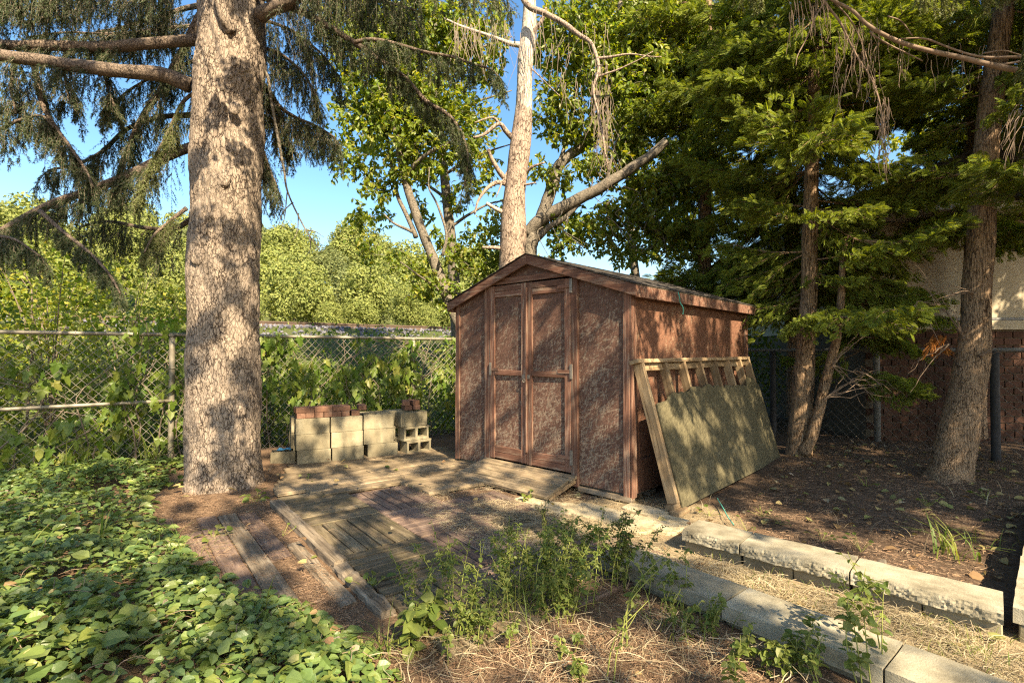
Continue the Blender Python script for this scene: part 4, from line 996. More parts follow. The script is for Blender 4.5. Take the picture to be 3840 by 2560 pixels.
# ================================================================== BARE-TOPPED CONIFER BEHIND THE SHED
C2 = thing('dead_conifer', 'tall conifer behind the shed, bark shedding to bare grey wood above', 'tree')
CY = 8.55
pts = [at(1915, 1640, CY), at(1918, 1200, CY), at(1924, 900, CY), at(1937, 660, CY), at(1962, 447, CY), at(1970, 255, CY), at(1982, 80, CY), at(1996, -150, CY), at(2010, -500, CY)]
mb = trunk_mesh(pts, [.26, .23, .212, .178, .155, .132, .115, .10, .07], 60, 220, .008, (16, 16, 6), .1, .03, 5.0)
o = mb.build('trunk', [M['bark2'], M['barewood']], C2, True)
zc = at(1965, 400, CY).z
for p in o.data.polygons:
    c = p.center
    if c.z > zc + .35 * noise.noise(Vector((c.x * 5, c.y * 5, c.z * .8))) + .2 * noise.noise(Vector((c.x * 14, c.y * 14, c.z * 3))): p.material_index = 1
def c2(seq, r0, r1, m='bark2', Y0=CY, Y1=None): return limb('branch', pl(seq, Y0, Y1 or Y0 - .2), r0, r1, M[m], C2, 8, wob=.02)[0]
c2([(1900, 680), (1870, 645), (1845, 600), (1831, 561)], .05, .028); c2([(1890, 800), (1860, 785), (1825, 762)], .05, .025, 'barewood'); c2([(1885, 931), (1850, 928), (1806, 925)], .04, .02)
c2([(1950, 665), (1975, 640), (1997, 625), (2042, 612)], .045, .015); c2([(1925, 520), (1895, 490), (1870, 466), (1820, 500), (1774, 517)], .05, .02); c2([(1900, 690), (1860, 685), (1825, 708), (1795, 750), (1780, 804)], .05, .012)
c2([(1965, 172), (1920, 165), (1889, 153), (1774, 115), (1666, 70)], .05, .015, 'barewood'); c2([(1985, 150), (2005, 115), (2036, 77), (2050, 30)], .05, .02); c2([(1870, 466), (1845, 440), (1780, 460)], .03, .01); c2([(1960, 220), (1985, 250), (2040, 300), (2100, 360)], .018, .006)
c2([(1940, 690), (1970, 690), (2010, 685)], .03, .012); c2([(1950, -30), (1978, 19), (2050, 55), (2112, 89), (2170, 130), (2220, 166), (2243, 255), (2227, 338), (2255, 480), (2280, 640)], .055, .012, Y0=8.3, Y1=7.6)
c2([(2236, 220), (2300, 215), (2380, 205), (2480, 215)], .025, .008, Y0=7.9, Y1=7.7); c2([(2230, 290), (2300, 270), (2370, 240), (2450, 190)], .02, .006, Y0=7.9); c2([(1905, 640), (1875, 700), (1860, 740)], .02, .006)
mb = MB(); P = []
for k in range(150):
    x, y = ((1700 + 220 * random.random(), 60 + 60 * random.random()), (1950 + 330 * random.random(), 20 + 300 * random.random()), (2230 + 60 * random.random(), 300 + 250 * random.random()))[k % 3]
    p0 = at(x, y, 8.1); L = random.uniform(.3, 1.0); dx = random.uniform(-.25, .25); P.append([p0 + Vector((dx * t * t + .03 * noise.noise(Vector((k, t * 3, 0))), 0, -L * t + .06 * math.sin(t * 3))) for t in np.linspace(0, 1, 6)])
tubes(mb, np.array([[list(v) for v in q_] for q_ in P]), np.linspace(.006, .002, 6)[None].repeat(150, 0), 3)
mb.build('dead_twigs', M['twig'], C2, kind='stuff')

# ================================================================== BROADLEAF TREES BEHIND THE FENCE
def leaf_clusters(mb, blobs, Y, per_area, size=(.055, .085), shape=LEAF, dY=.9, twmat=0, lfmat=1, droop=.5, near=None):
    """blobs: px, py, radius in px; leaves hang in sprays on thin twigs spread through real depth"""
    for bx, by, br in blobs:
        r = br / 1920 * Y; c = np.array(at(bx, by, Y))
        m = max(4, int(per_area * r * r))
        u = nrm(rng.normal(size=(m, 3))) * (rng.random(m) ** .45)[:, None] * np.array([r, min(dY, r * 1.2), r * .95]); tip = c + u
        base = tip + nrm(rng.normal(size=(m, 3)) + [0, .3, .6]) * rng.uniform(.12, .35, m)[:, None]
        k = np.linspace(0, 1, 4)[None, :, None]
        P = base[:, None] + (tip - base)[:, None] * k + np.array([0, 0, .04]) * np.sin(k * math.pi)
        tubes(mb, P, np.linspace(.005, .0015, 4)[None].repeat(m, 0), 3, twmat)
        nl = 9; t = np.linspace(.12, 1, nl)[None].repeat(m, 0) + rng.uniform(-.05, .05, (m, nl)); t = np.clip(t, 0, .999)
        i = (t * 3).astype(int); f = (t * 3 - i)[..., None]; ii = np.arange(m)[:, None]
        pos = (P[ii, i] + (P[ii, i + 1] - P[ii, i]) * f).reshape(-1, 3); tn = np.repeat(nrm(tip - base), nl, 0)
        d = nrm(tn * .5 + rng.normal(size=pos.shape) * .8 + [0, 0, -droop]); nn = nrm(rng.normal(size=pos.shape) * .7 + [0, -.2, 1.0])
        scatter(mb, *shape, pos, frames(d, nn), rng.uniform(*size, len(pos)), lfmat)
DA_ = thing('broadleaf_tree', 'slender leaning green leafed tree between the big spruce and the shed', 'tree')
def br(seq, r0, r1, Y, par, Y1=None, m='smoothbark'): return limb('branch', pl(seq, Y, Y1), r0, r1, M[m], par, 8, wob=.02)[0]
AY = 9.0
o, _ = limb('trunk', pl([(1790, 1420), (1735, 1240), (1690, 1150), (1640, 1010), (1580, 860), (1540, 740), (1510, 640), (1495, 560), (1480, 470), (1470, 330), (1440, 200)], AY), .115, .035, M['smoothbark'], DA_, 12)
br([(1520, 660), (1560, 610), (1608, 574), (1672, 542), (1740, 500)], .05, .015, AY, DA_, AY - .4)
br([(1560, 890), (1520, 800), (1487, 721), (1465, 600), (1449, 510), (1420, 430)], .045, .018, AY, DA_, AY + .3)
br([(1545, 870), (1500, 850), (1470, 830), (1440, 800)], .03, .012, AY, DA_)
br([(1659, 960), (1672, 880), (1646, 778), (1608, 702), (1608, 625)], .03, .008, AY - .3, DA_); br([(1672, 880), (1690, 850), (1705, 820)], .018, .006, AY - .3, DA_); br([(1690, 1150), (1640, 1080), (1580, 1040), (1500, 980)], .03, .008, AY, DA_, AY - .6)
br([(1500, 560), (1560, 440), (1600, 320), (1640, 180)], .04, .015, AY, DA_, AY + .6); br([(1470, 400), (1400, 330), (1340, 300)], .03, .01, AY, DA_)
mb = MB()
leaf_clusters(mb, [(1450, 300, 150), (1350, 470, 110), (1500, 520, 130), (1310, 610, 80), (1400, 700, 75), (1345, 820, 60), (1375, 950, 55), (1650, 500, 115), (1700, 400, 90), (1750, 590, 55), (1640, 1075, 75), (1560, 1010, 55), (1720, 980, 70), (1690, 1130, 55), (1590, 150, 130), (1400, 120, 110), (1800, 300, 60), (1480, 690, 45), (1620, 660, 50), (1560, 330, 110), (1300, 350, 70), (1740, 180, 110), (1300, 200, 110), (1500, 50, 140), (1650, 60, 130), (1800, 120, 100), (1850, 220, 70), (1420, 250, 100), (1600, 420, 90), (1560, 520, 70), (1750, 500, 70), (1780, 700, 50), (1480, 980, 40), (1650, 900, 45), (1580, 1110, 45), (1500, 430, 110), (1400, 400, 100), (1460, 150, 120), (1540, 620, 70), (1680, 600, 70)], AY, 330, (.075, .115))
mb.build('crown', [M['smoothbark'], M['leaf']], DA_, kind='stuff')
DD_ = thing('broadleaf_tree', 'taller green tree farther back whose leaves fill the sky between the two pale trunks', 'tree')
limb('trunk', pl([(1720, 1400), (1700, 1000), (1660, 600), (1640, 300), (1620, -100)], 11.0), .14, .05, M['smoothbark'], DD_, 10)
for k in range(9):
    y0 = 850 - 100 * k; br([(1690 - 8 * k, y0), (1690 + (-1) ** k * 110, y0 - 70), (1690 + (-1) ** k * 230, y0 - 110)], .04, .012, 11.0, DD_)
mb = MB()
leaf_clusters(mb, [(1350, 80, 130), (1500, 250, 120), (1650, 320, 120), (1800, 430, 85), (1780, 560, 80), (1400, 560, 80), (1700, 150, 110), (1560, 650, 80), (1820, 640, 60), (1850, 820, 55), (1700, 760, 60), (1420, 820, 50), (1250, 40, 100), (1870, 60, 60), (1580, 800, 50)], 11.0, 230, (.08, .12))
mb.build('crown', [M['smoothbark'], M['leafy']], DD_, kind='stuff')
DB_ = thing('broadleaf_tree', 'green tree with several dark slanting limbs right behind the shed roof', 'tree')
BY = 9.3
limb('trunk', pl([(2000, 1420), (1990, 1050), (1985, 940), (2000, 880)], BY), .17, .13, M['smoothbark'], DB_, 12)
br([(1975, 880), (2020, 830), (2093, 785), (2160, 752), (2221, 721), (2278, 689), (2370, 630), (2444, 580), (2500, 530)], .125, .075, BY, DB_, BY - .6)
br([(1985, 900), (2040, 790), (2074, 689), (2093, 625), (2140, 580), (2195, 542), (2246, 434), (2285, 338), (2310, 180), (2330, 0)], .125, .06, BY, DB_, BY + .4)
br([(2000, 910), (2050, 860), (2106, 823), (2176, 759), (2220, 740)], .07, .03, BY, DB_, BY - .3); br([(2093, 625), (2130, 500), (2150, 380), (2180, 200)], .04, .015, BY, DB_, BY + .5); br([(2278, 689), (2300, 560), (2340, 470)], .03, .01, BY - .3, DB_)
for k in range(26):
    x0, y0 = random.uniform(2020, 2480), random.uniform(560, 860); br([(x0, y0), (x0 + random.uniform(-40, 60), y0 + random.uniform(20, 70)), (x0 + random.uniform(-60, 110), y0 + random.uniform(60, 190))], .012, .004, BY - .3, DB_)
mb = MB()
leaf_clusters(mb, [(2150, 180, 150), (2300, 260, 170), (2450, 120, 170), (2350, 430, 150), (2150, 480, 95), (2500, 350, 150), (2240, 870, 95), (2450, 780, 140), (2120, 910, 75), (2600, 600, 130), (2080, 330, 55), (2290, 620, 95), (2700, 220, 150), (2350, 940, 80), (2540, 900, 120), (2200, 640, 60), (2050, 130, 60), (2080, 520, 50), (2380, 560, 90), (2600, 420, 120), (2080, 820, 45), (2250, 60, 150), (2060, 200, 70), (2040, 430, 50), (2120, 400, 80), (2230, 520, 70), (2020, 650, 45), (2100, 700, 55), (2170, 850, 60), (2330, 820, 90), (2400, 700, 90), (2520, 700, 90), (2420, 270, 140)], BY, 360, (.075, .12))
leaf_clusters(mb, [(1830, 960, 65), (1780, 1000, 70), (1850, 870, 45), (1770, 900, 45), (1830, 1040, 45)], 9.2, 330, (.07, .11))
mb.build('crown', [M['smoothbark'], M['leaf']], DB_, kind='stuff')
DC_ = thing('maple_tree', 'yellowing maple farther back, its bright leaves filling gaps between green crowns', 'tree')
limb('trunk', [(3.4, 13.2, .2), (3.3, 13.0, 2), (3.0, 13.0, 5), (3.1, 13, 9)], .16, .06, M['smoothbark'], DC_, 10)
mb = MB(); leaf_clusters(mb, [(2250, 120, 260), (2420, 300, 230), (2550, 80, 220), (2330, 520, 160), (2620, 300, 220), (2560, 620, 160), (2750, 80, 200), (2850, 350, 220), (2480, 860, 150), (2700, 700, 180), (3000, 150, 220), (3150, 420, 220), (3300, 200, 200), (3450, 480, 200)], 13.0, 110, (.10, .16), dY=1.6)
mb.build('crown', [M['smoothbark'], M['leafy']], DC_, kind='stuff')

# ================================================================== CEDARS
def cedar_bough(L, sd):
    rg = np.random.default_rng(sd); mb = MB()
    k = np.linspace(0, 1, 9); ax = np.stack([.06 * np.sin(k * 4 + sd), L * k, L * (-.10 * np.sin(k * 2.2) + .06 * k ** 2)], -1)
    tubes(mb, ax, np.linspace(.014, .003, 9), 5, 0)
    pos = []; dr = []; nn = []; sc_ = []
    def spray(p, d, s): pos.append(p); dr.append(d); nn.append(nrm(rg.normal(size=3) * np.array([1, 1, .5]) + np.array([0, 0, .35]))); sc_.append(s)
    ns = int(16 * L); Ps = []
    for i in range(ns):
        t = .18 + .8 * i / ns; b = np.array([np.interp(t, k, ax[:, j]) for j in range(3)]); s = 1 if i % 2 else -1
        l = (.52 * (1 - .6 * t) + .1) * rg.uniform(.7, 1.15) * min(1, L)
        d = nrm(np.array([s * .9, .75, rg.uniform(-.35, .15)]))
        kk = np.linspace(0, 1, 5)[:, None]; Q = b + d * l * kk + np.array([0, 0, -.22]) * l * kk ** 2; Ps.append(Q)
        for m in range(13):
            tt = .12 + .88 * m / 12; q = b + d * l * tt + np.array([0, 0, -.22]) * l * tt ** 2 + rg.normal(size=3) * .02
            e = nrm(d + np.array([rg.uniform(-1, 1), rg.uniform(-.4, .9), rg.uniform(-.9, .4)])); spray(q, e, rg.uniform(.28, .72))
    tubes(mb, np.array(Ps), np.linspace(.005, .0015, 5)[None].repeat(len(Ps), 0), 3, 0)
    for m in range(4): spray(ax[-1 - m % 3], nrm(np.array([rg.uniform(-.5, .5), 1, rg.uniform(-.4, .2)])), rg.uniform(.5, .8))
    pos = np.array(pos); dr = np.array(dr); nn = np.array(nn)
    scatter(mb, *CSPRAY, pos, frames(dr, nn), np.array(sc_), 1)
    return mb.mesh('cedar_bough', [M['cedarbark'], M['cedar']])
CB = [cedar_bough(L, 40 + i) for i, L in enumerate((1.5, 1.3, 1.1, .9, 1.6))]
def put_bough(par, p, az, el, s, me=None, roll=0):
    o = link('bough', me or CB[int(rng.integers(len(CB)))], par, p)
    d = Vector((math.cos(az) * math.cos(el), math.sin(az) * math.cos(el), math.sin(el)))
    y = d; x = y.cross(Vector((0, 0, 1))).normalized(); z = x.cross(y)
    m = Matrix((x, y, z)).transposed().to_4x4() @ Matrix.Rotation(roll, 4, 'Y')
    o.rotation_euler = m.to_euler(); o.scale = (s, s, s); return o
def pxof(p):
    d = Vector(p) - Vector((0, 0, EYE)); f = d.y * CT + d.z * ST; u = -d.y * ST + d.z * CT
    return (1920 + 1920 * d.x / f, 1280 - 1920 * u / f) if f > .05 else (-9999, -9999)
def cedar(label, pts, radii, zlo, zhi, n, reach=(.8, 1.3), accept=None, extra_stems=(), seed=0, az_c=None):
    t = thing('cedar_tree', label, 'tree', group=None)
    tm_ = trunk_mesh(pts, radii, 44, 150, .010, (26, 26, 2.0), .18, .02, seed)
    tm_.build('trunk', M['cedarbark'], t, True)
    path = smooth_path(pts, 80)
    for q_, r_ in extra_stems: limb('stem', q_, r_[0], r_[1], M['cedarbark'], t, 12)
    k = 0; tries = 0
    while k < n and tries < n * 8:
        tries += 1
        z = zlo + (zhi - zlo) * rng.random(); i = int(np.argmin(abs(path[:, 2] - z))); p = path[i]
        az = rng.uniform(0, 2 * math.pi) if az_c is None else rng.normal(az_c[0], az_c[1]); el = rng.normal(-.12, .28); s = rng.uniform(*reach)
        tip = p + np.array([math.cos(az), math.sin(az), el]) * 1.2 * s
        mid = p + np.array([math.cos(az), math.sin(az), el]) * .7 * s
        if accept and not accept(pxof(tip), pxof(mid), z, tip): continue
        put_bough(t, p, az, el, s, roll=rng.normal(0, .3)); k += 1
    return t, path
def keepclear(tip, mid, z, tw):
    for x, y in (tip, mid):
        if 2330 < x < 2660 and y > 1085: return False
        if 2660 <= x < 2950 and y > 1165: return False            # the shed side and the panel stay in view
        if 1650 < x < 2420 and y > 900: return False
        if 3330 < x < 3660 and 900 < y < 1250: return False       # stucco wall shows
        if 3250 < x < 3840 and y > 1200: return False
        if 2990 < x < 3070 and y > 1250: return False
        if 2800 < x < 3330 and y > 1560: return False
        if x < 2985 and y > 1300: return False
        if 2950 < x < 3200 and y > 1220: return False
        if x > 3640 and 930 < y: return False
    return True
c1p = [at(2993, 1770, 6.65), at(2996, 1700, 6.65), at(3012, 1450, 6.65), at(3030, 1182, 6.65), at(3040, 800, 6.65), at(3048, 491, 6.65), at(3052, 100, 6.6), at(3060, -600, 6.6)]
st2 = [at(3012, 1700, 6.5), at(3050, 1620, 6.45), at(3100, 1420, 6.4), at(3144, 1228, 6.35), at(3155, 1080, 6.3), at(3165, 900, 6.3)]
cedar('cedar with a thin second stem forking from its base, by the panel end', c1p, [.19, .16, .125, .105, .09, .075, .06, .04], 1.25, 6.6, 88, (.6, 1.1), keepclear, [(st2, (.075, .03))], 1)
c2p = [at(3553, 1840, 5.42), at(3565, 1760, 5.45), at(3605, 1550, 5.5), at(3649, 1335, 5.55), at(3672, 953, 5.6), at(3704, 491, 5.6), at(3760, 35, 5.6), at(3830, -600, 5.5)]
cedar('thick bare leaning cedar trunk standing in front of the brick wall', c2p, [.24, .185, .160, .145, .122, .108, .09, .06], 3.1, 6.4, 30, (.6, 1.05), lambda t, m, z, w: keepclear(t, m, z, w) and not (3560 < m[0] < 3760 and m[1] > 300 and w[1] < 5.4), [], 3)
c3p = [at(2985, 1560, 8.1), at(2975, 1200, 8.1), at(2961, 771, 8.1), at(2900, 210, 8.1), at(2870, -400, 8.1)]
cedar('slim dark cedar behind the forked one, above the shed roof end', c3p, [.13, .11, .09, .07, .04], 1.4, 7.6, 52, (.7, 1.3), keepclear, [], 5)
c4p = [at(3655, 1640, 7.3), at(3650, 1000, 7.3), at(3650, 420, 7.3), at(3640, -300, 7.3)]
cedar('shaded cedar behind the leaning trunk, close to the house wall', c4p, [.14, .12, .10, .06], 2.3, 7.2, 70, (.7, 1.2), keepclear, [], 7)
c5p = [at(2640, 1380, 9.4), at(2640, 1000, 9.4), at(2650, 500, 9.4), at(2655, -300, 9.4)]
cedar('dense cedar standing behind the rear of the shed', c5p, [.14, .12, .1, .06], 1.8, 8.6, 54, (.8, 1.35), keepclear, [], 9)
c6p = [Vector((6.6, 4.6, -.1)), Vector((6.55, 4.6, 2)), Vector((6.5, 4.6, 6)), Vector((6.5, 4.6, 8))]
cedar('cedar at the edge of the yard reaching lit sprays across the house wall', c6p, [.16, .13, .09, .05], 2.0, 6.5, 34, (.8, 1.2), lambda t, m, z, w: not (3300 < t[0] < 3600 and t[1] > 500) and not (t[1] > 1010) and not (3560 < t[0] < 3740), [], 11)
for k in range(18):                        # low boughs of the forked cedar reaching across in front of the brick
    z = rng.uniform(1.15, 2.4); p = np.array([4.35 + .25 * (z - 1.1) * .3, 6.45, z]); put_bough(bpy.data.objects['cedar_tree'], p, abs(rng.normal(.0, .5)), rng.normal(-.15, .15), rng.uniform(.4, .75), roll=rng.normal(0, .3))
# bare and dead cedar twigs
mb = MB(); P = []
for (x0, y0), (x1, y1), Y in [((3660, 1330), (3430, 990), 5.5), ((3120, 1370), (3250, 1260), 6.3), ((3120, 1370), (3300, 1530), 6.3), ((3110, 1480), (3260, 1420), 6.3), ((3090, 1500), (3290, 1440), 6.2), ((3300, 1180), (3560, 1140), 5.8), ((3440, 1130), (3600, 1260), 5.7), ((3650, 1100), (3460, 1150), 5.5), ((3240, 900), (3420, 980), 6.0), ((3280, 1230), (3120, 1200), 6.2), ((3200, 1390), (3340, 1480), 6.2), ((3680, 1340), (3745, 1320), 5.4), ((3560, 1290), (3440, 1420), 5.6)]:
    for q_ in range(4):
        a, b = at(x0, y0, Y), at(x1 + random.uniform(-70, 70) * (q_ > 0), y1 + random.uniform(-70, 70) * (q_ > 0), Y + random.uniform(-.3, .3))
        P.append([list(a.lerp(b, t) + Vector([.05 * noise.noise(Vector((t * 4, q_, x0 + j * 9))) for j in range(3)]) + Vector((0, 0, .05 * math.sin(t * 3)))) for t in np.linspace(0, 1, 9)])
tubes(mb, np.array(P), np.linspace(.007, .0016, 9)[None].repeat(len(P), 0), 4)
tw = mb.build('dead_twigs', M['drytwig'], bpy.data.objects['cedar_tree.001'], kind='stuff')
mb = MB(); p0 = np.array([list(at(3520 + random.uniform(-40, 25), 1250 + random.uniform(-5, 60), 5.7)) for _ in range(16)])
scatter(mb, *CSPRAY, p0, frames(nrm(rng.normal(size=(16, 3)) * .5 + [0, 0, -1]), rng.normal(size=(16, 3))), rng.uniform(.4, .7, 16))
mb.build('dead_spray', M['cedardead'], bpy.data.objects['cedar_tree.001'])

# ================================================================== SPRUCE STANDING OUTSIDE THE FRAME, REACHING IN AT THE TOP RIGHT; IT SHADES THE YARD
def spruce_bough(L, sd):
    rg = np.random.default_rng(sd); k = np.linspace(0, 1, 10)
    ax = np.stack([.08 * np.sin(k * 3 + sd), L * k, L * (-.22 * np.sin(k * 2.4) + .12 * k ** 3)], -1)
    mb = MB(); tubes(mb, ax, np.linspace(.03, .006, 10), 6, 0)
    for i in range(10):
        t = .15 + .8 * i / 10; b = np.array([np.interp(t, k, ax[:, j]) for j in range(3)]); s = 1 if i % 2 else -1
        l = .75 * (1 - .55 * t); kk = np.linspace(0, 1, 6)[:, None]
        Q = b + nrm(np.array([s * .8, .8, 0])) * l * kk + np.array([0, 0, -.3]) * l * kk ** 2
        tubes(mb, Q, np.linspace(.01, .003, 6), 4, 0)
        f = spruce_foliage(Q, (.12, .35), .055, .4, rg, .05, 10, 4, .03)
        for v, (fa, mi) in (): pass
        off = mb.n
        for v in f.v: mb.v.append(v)
        for fa, mi in f.f: mb.f.append((fa + off, mi))
        mb.n += f.n
    return mb.mesh('spruce_bough', [M['twig'], M['spruce']])
SB = [spruce_bough(L, 70 + i) for i, L in enumerate((2.2, 1.9, 2.5))]
def hidden(p):     # well above or outside the picture
    d = Vector(p) - Vector((0, 0, EYE))
    if d.y < .3: return True
    x, y = pxof(p); return y < -260 or x > 4500 or x < -700
def off_spruce(label, base, h, n, zlo, reach, avoid, seed):
    t = thing('spruce_tree', label, 'tree')
    limb('trunk', [(base[0], base[1], -.1), (base[0], base[1], h * .5), (base[0] + .1, base[1], h)], .28, .06, M['bark'], t, 16)
    rg = np.random.default_rng(seed); k = 0; tr = 0
    while k < n and tr < n * 20:
        tr += 1; z = rg.uniform(zlo, h * .95); az = rg.uniform(0, 2 * math.pi); s = rg.uniform(*reach) * (1.15 - .6 * z / h)
        d = np.array([math.cos(az), math.sin(az), rg.normal(-.1, .15)]); p = np.array([base[0], base[1], z])
        pts_ = [p + d * f_ * s for f_ in (.8, 1.5, 2.3)]
        if not all(hidden(q_ + np.array([0, 0, -.55 * s])) for q_ in pts_): continue
        if avoid and any(avoid(q_) for q_ in pts_[1:]): continue
        put = put_bough(t, p, az, math.asin(max(-.9, min(.9, d[2]))), s, SB[int(rg.integers(3))], rg.normal(0, .2)); put.name = 'bough'; k += 1
    return t
SDIR = np.array(sv)
def lands(q_):     # where the shadow of a point falls on the ground
    return q_ - SDIR * (q_[2] / SDIR[2])
def cover(x, y):   # wanted share of shade at a place in the yard; unseen crowns are shaped to it
    c = .60
    for (cx, cy, rx, ry, v) in ((2.0, 3.0, 1.8, 1.15, .14), (1.2, 4.35, .8, .45, .12), (1.5, 7.7, .9, .9, .75), (1.8, 5.7, .8, .7, .80), (4.3, 5.2, 1.9, 1.6, .86), (6.4, 9.2, 2.6, 3.2, .95), (-2.3, 3.0, 1.6, 1.2, .55),
                                (-.9, 5.4, .9, .6, .45), (-.3, 3.3, .8, .5, .80), (.6, 3.0, .6, .5, .75), (.3, 2.1, .9, .5, .15), (0, 11.5, 4, 2.4, .12), (1.6, 9.9, 1.8, 1.3, .25), (1.0, 2.9, .35, .3, .85), (1.6, 2.2, .5, .4, .4), (-.45, 6.9, 1.1, .9, .52), (.5, 6.75, .5, .45, .18), (-4.5, 7.2, 1.6, 1.9, .55)):
        d = ((x - cx) / rx) ** 2 + ((y - cy) / ry) ** 2
        if d < 1: c = v
    return c
SR = off_spruce('spruce standing at the yard edge, its bare twigs and limb hanging in overhead', (6.8, -1.2), 11.0, 26, 3.2, (1.0, 1.6), lambda q_: cover(*lands(q_)[:2]) < .65, 21)
def shade_tree(label, trunk_xy, pick, seed):  # added unseen tree; leaf clumps go where shade is wanted
    """added crown outside the picture: leaf clumps on short twigs, set where their shadows are wanted"""
    rg = np.random.default_rng(seed); t = thing('shade_tree', label, 'tree'); tx, ty = trunk_xy
    limb('trunk', [(tx, ty, -.1), (tx + .1, ty, 3), (tx, ty + .1, 6), (tx + .1, ty, 9)], .24, .08, M['smoothbark'], t, 14)
    N = 6500; g_ = np.stack([rg.uniform(-7, 8.5, N), rg.uniform(.8, 13, N)], -1); P = []; pos = []
    for gx_, gy_ in g_:
        lam = -math.log(1 - cover(gx_, gy_)) / .06
        if rg.random() > lam * 189 / N or not pick(gx_, gy_): continue
        z = 4.4 + 4.4 * rg.random() ** 1.5; q_ = np.array([gx_, gy_, 0]) + SDIR * (z / SDIR[2])
        if not hidden(q_ - np.array([0, 0, .4])): continue
        r_ = rg.uniform(.06, .18); b = np.array([tx, ty, max(2.5, z - rg.uniform(.8, 2.0))])
        b = q_ + nrm(b - q_ + rg.normal(size=3) * .5) * rg.uniform(.5, 1.0); P.append(smooth_path([b, (b + q_) / 2 + [0, 0, .06], q_], 10)); n_l = int(290 * (r_ / .27) ** 2)
        pos.append(q_ + nrm(rg.normal(size=(n_l, 3))) * (rg.random(n_l) ** .5)[:, None] * r_)
    mb = MB(); tubes(mb, np.array(P), np.linspace(.009, .004, 10)[None].repeat(len(P), 0), 5, 0); mb.build('limbs', M['smoothbark'], t, kind='stuff')
    pos = np.concatenate(pos); n_l = len(pos); mb = MB()
    scatter(mb, *KITE, pos, frames(nrm(rg.normal(size=(n_l, 3))), rg.normal(size=(n_l, 3))), rg.uniform(.06, .10, n_l)); mb.build('crown', M['leaf'], t, kind='stuff')
    print(label, len(P), n_l)
shade_tree('broad tree behind the photographer that dapples the light on deck, boards and ground cover', (5.2, -5.2), lambda a, b: a < .4, 31)
shade_tree('broad tree at the right of the yard that shades the cedars and the house', (11.0, -1.5), lambda a, b: a >= .4, 32)
def srl(seq, r0, r1, Y0, Y1=None, m='drytwig', n=None): return limb('branch', pl(seq, Y0, Y1), r0, r1, M[m], SR, 7, n, wob=.008)[0]
srl([(3050, -40), (3120, 0), (3200, 40), (3262, 94), (3365, 152), (3486, 192), (3619, 219), (3753, 250), (3838, 268), (4000, 310), (4400, 380)], .007, .019, 3.1, 2.9)
srl([(3374, 146), (3463, 147), (3552, 178), (3640, 205), (3709, 214), (3838, 214), (4000, 235)], .004, .009, 3.05, 2.9)
srl([(3640, 222), (3720, 240), (3780, 238), (3850, 225)], .004, .007, 3.0); srl([(3690, 200), (3760, 190), (3830, 208)], .005, .003, 3.0)
srl([(3066, -30), (3110, 30), (3151, 80), (3186, 147), (3218, 214), (3262, 286), (3289, 357), (3307, 428), (3320, 535), (3325, 650)], .008, .002, 3.1)
srl([(3120, 0), (3190, 70), (3235, 150), (3260, 250), (3275, 300), (3300, 380)], .005, .002, 3.1); srl([(3262, 120), (3340, 170), (3400, 200), (3460, 230)], .006, .003, 3.1)
srl([(3100, 0), (3060, 60), (3020, 150), (2990, 210), (2984, 250)], .006, .002, 3.1); srl([(3330, 60), (3380, 80), (3420, 135)], .004, .003, 3.0)
P = []
rgb = random.Random(9)
for k in range(170):
    if k < 60: x, y, L = rgb.uniform(3130, 3300), rgb.uniform(60, 330), rgb.uniform(.08, .30)
    elif k < 100: x, y, L = rgb.uniform(3290, 3335), rgb.uniform(360, 560), rgb.uniform(.08, .26)
    elif k < 130: x, y, L = rgb.uniform(2960, 3110), rgb.uniform(-40, 60), rgb.uniform(.12, .30)
    elif k < 150: x, y, L = rgb.uniform(3300, 3700), rgb.uniform(150, 240), rgb.uniform(.06, .24)
    else: x, y, L = rgb.uniform(3780, 3860), rgb.uniform(380, 560), rgb.uniform(.15, .25)
    p0 = at(x, y, 3.08 + rgb.uniform(-.08, .08)); dx = rgb.uniform(-.25, .25) + (-.35 if k >= 150 else 0)
    P.append([list(p0 + Vector((dx * L * t + .015 * noise.noise(Vector((k, t * 3, 1))), .02 * noise.noise(Vector((k, t * 2, 5))), -L * t))) for t in np.linspace(0, 1, 6)])
mb = MB(); tubes(mb, np.array(P), np.linspace(.0024, .0009, 6)[None].repeat(len(P), 0), 4); mb.build('dead_twigs', M['drytwig'], SR, kind='stuff')
mb = MB()
for seq in ([(3400, -90), (3470, -60), (3540, -50), (3600, -70)], [(3860, 20), (3850, 200), (3845, 330)], [(3680, -120), (3740, -90), (3800, -80)], [(2780, -110), (2830, -80), (2860, -70)]):
    f = spruce_foliage(smooth_path(pl(seq, 2.8, 2.9), 8), (.12, .24), .03, .15, rng, .0, 60, 4, .016); off = mb.n
    mb.v += f.v; mb.f += [(fa + off, mi) for fa, mi in f.f]; mb.n += f.n
mb.build('needles', [M['twig'], M['sprucelit']], SR, kind='stuff')

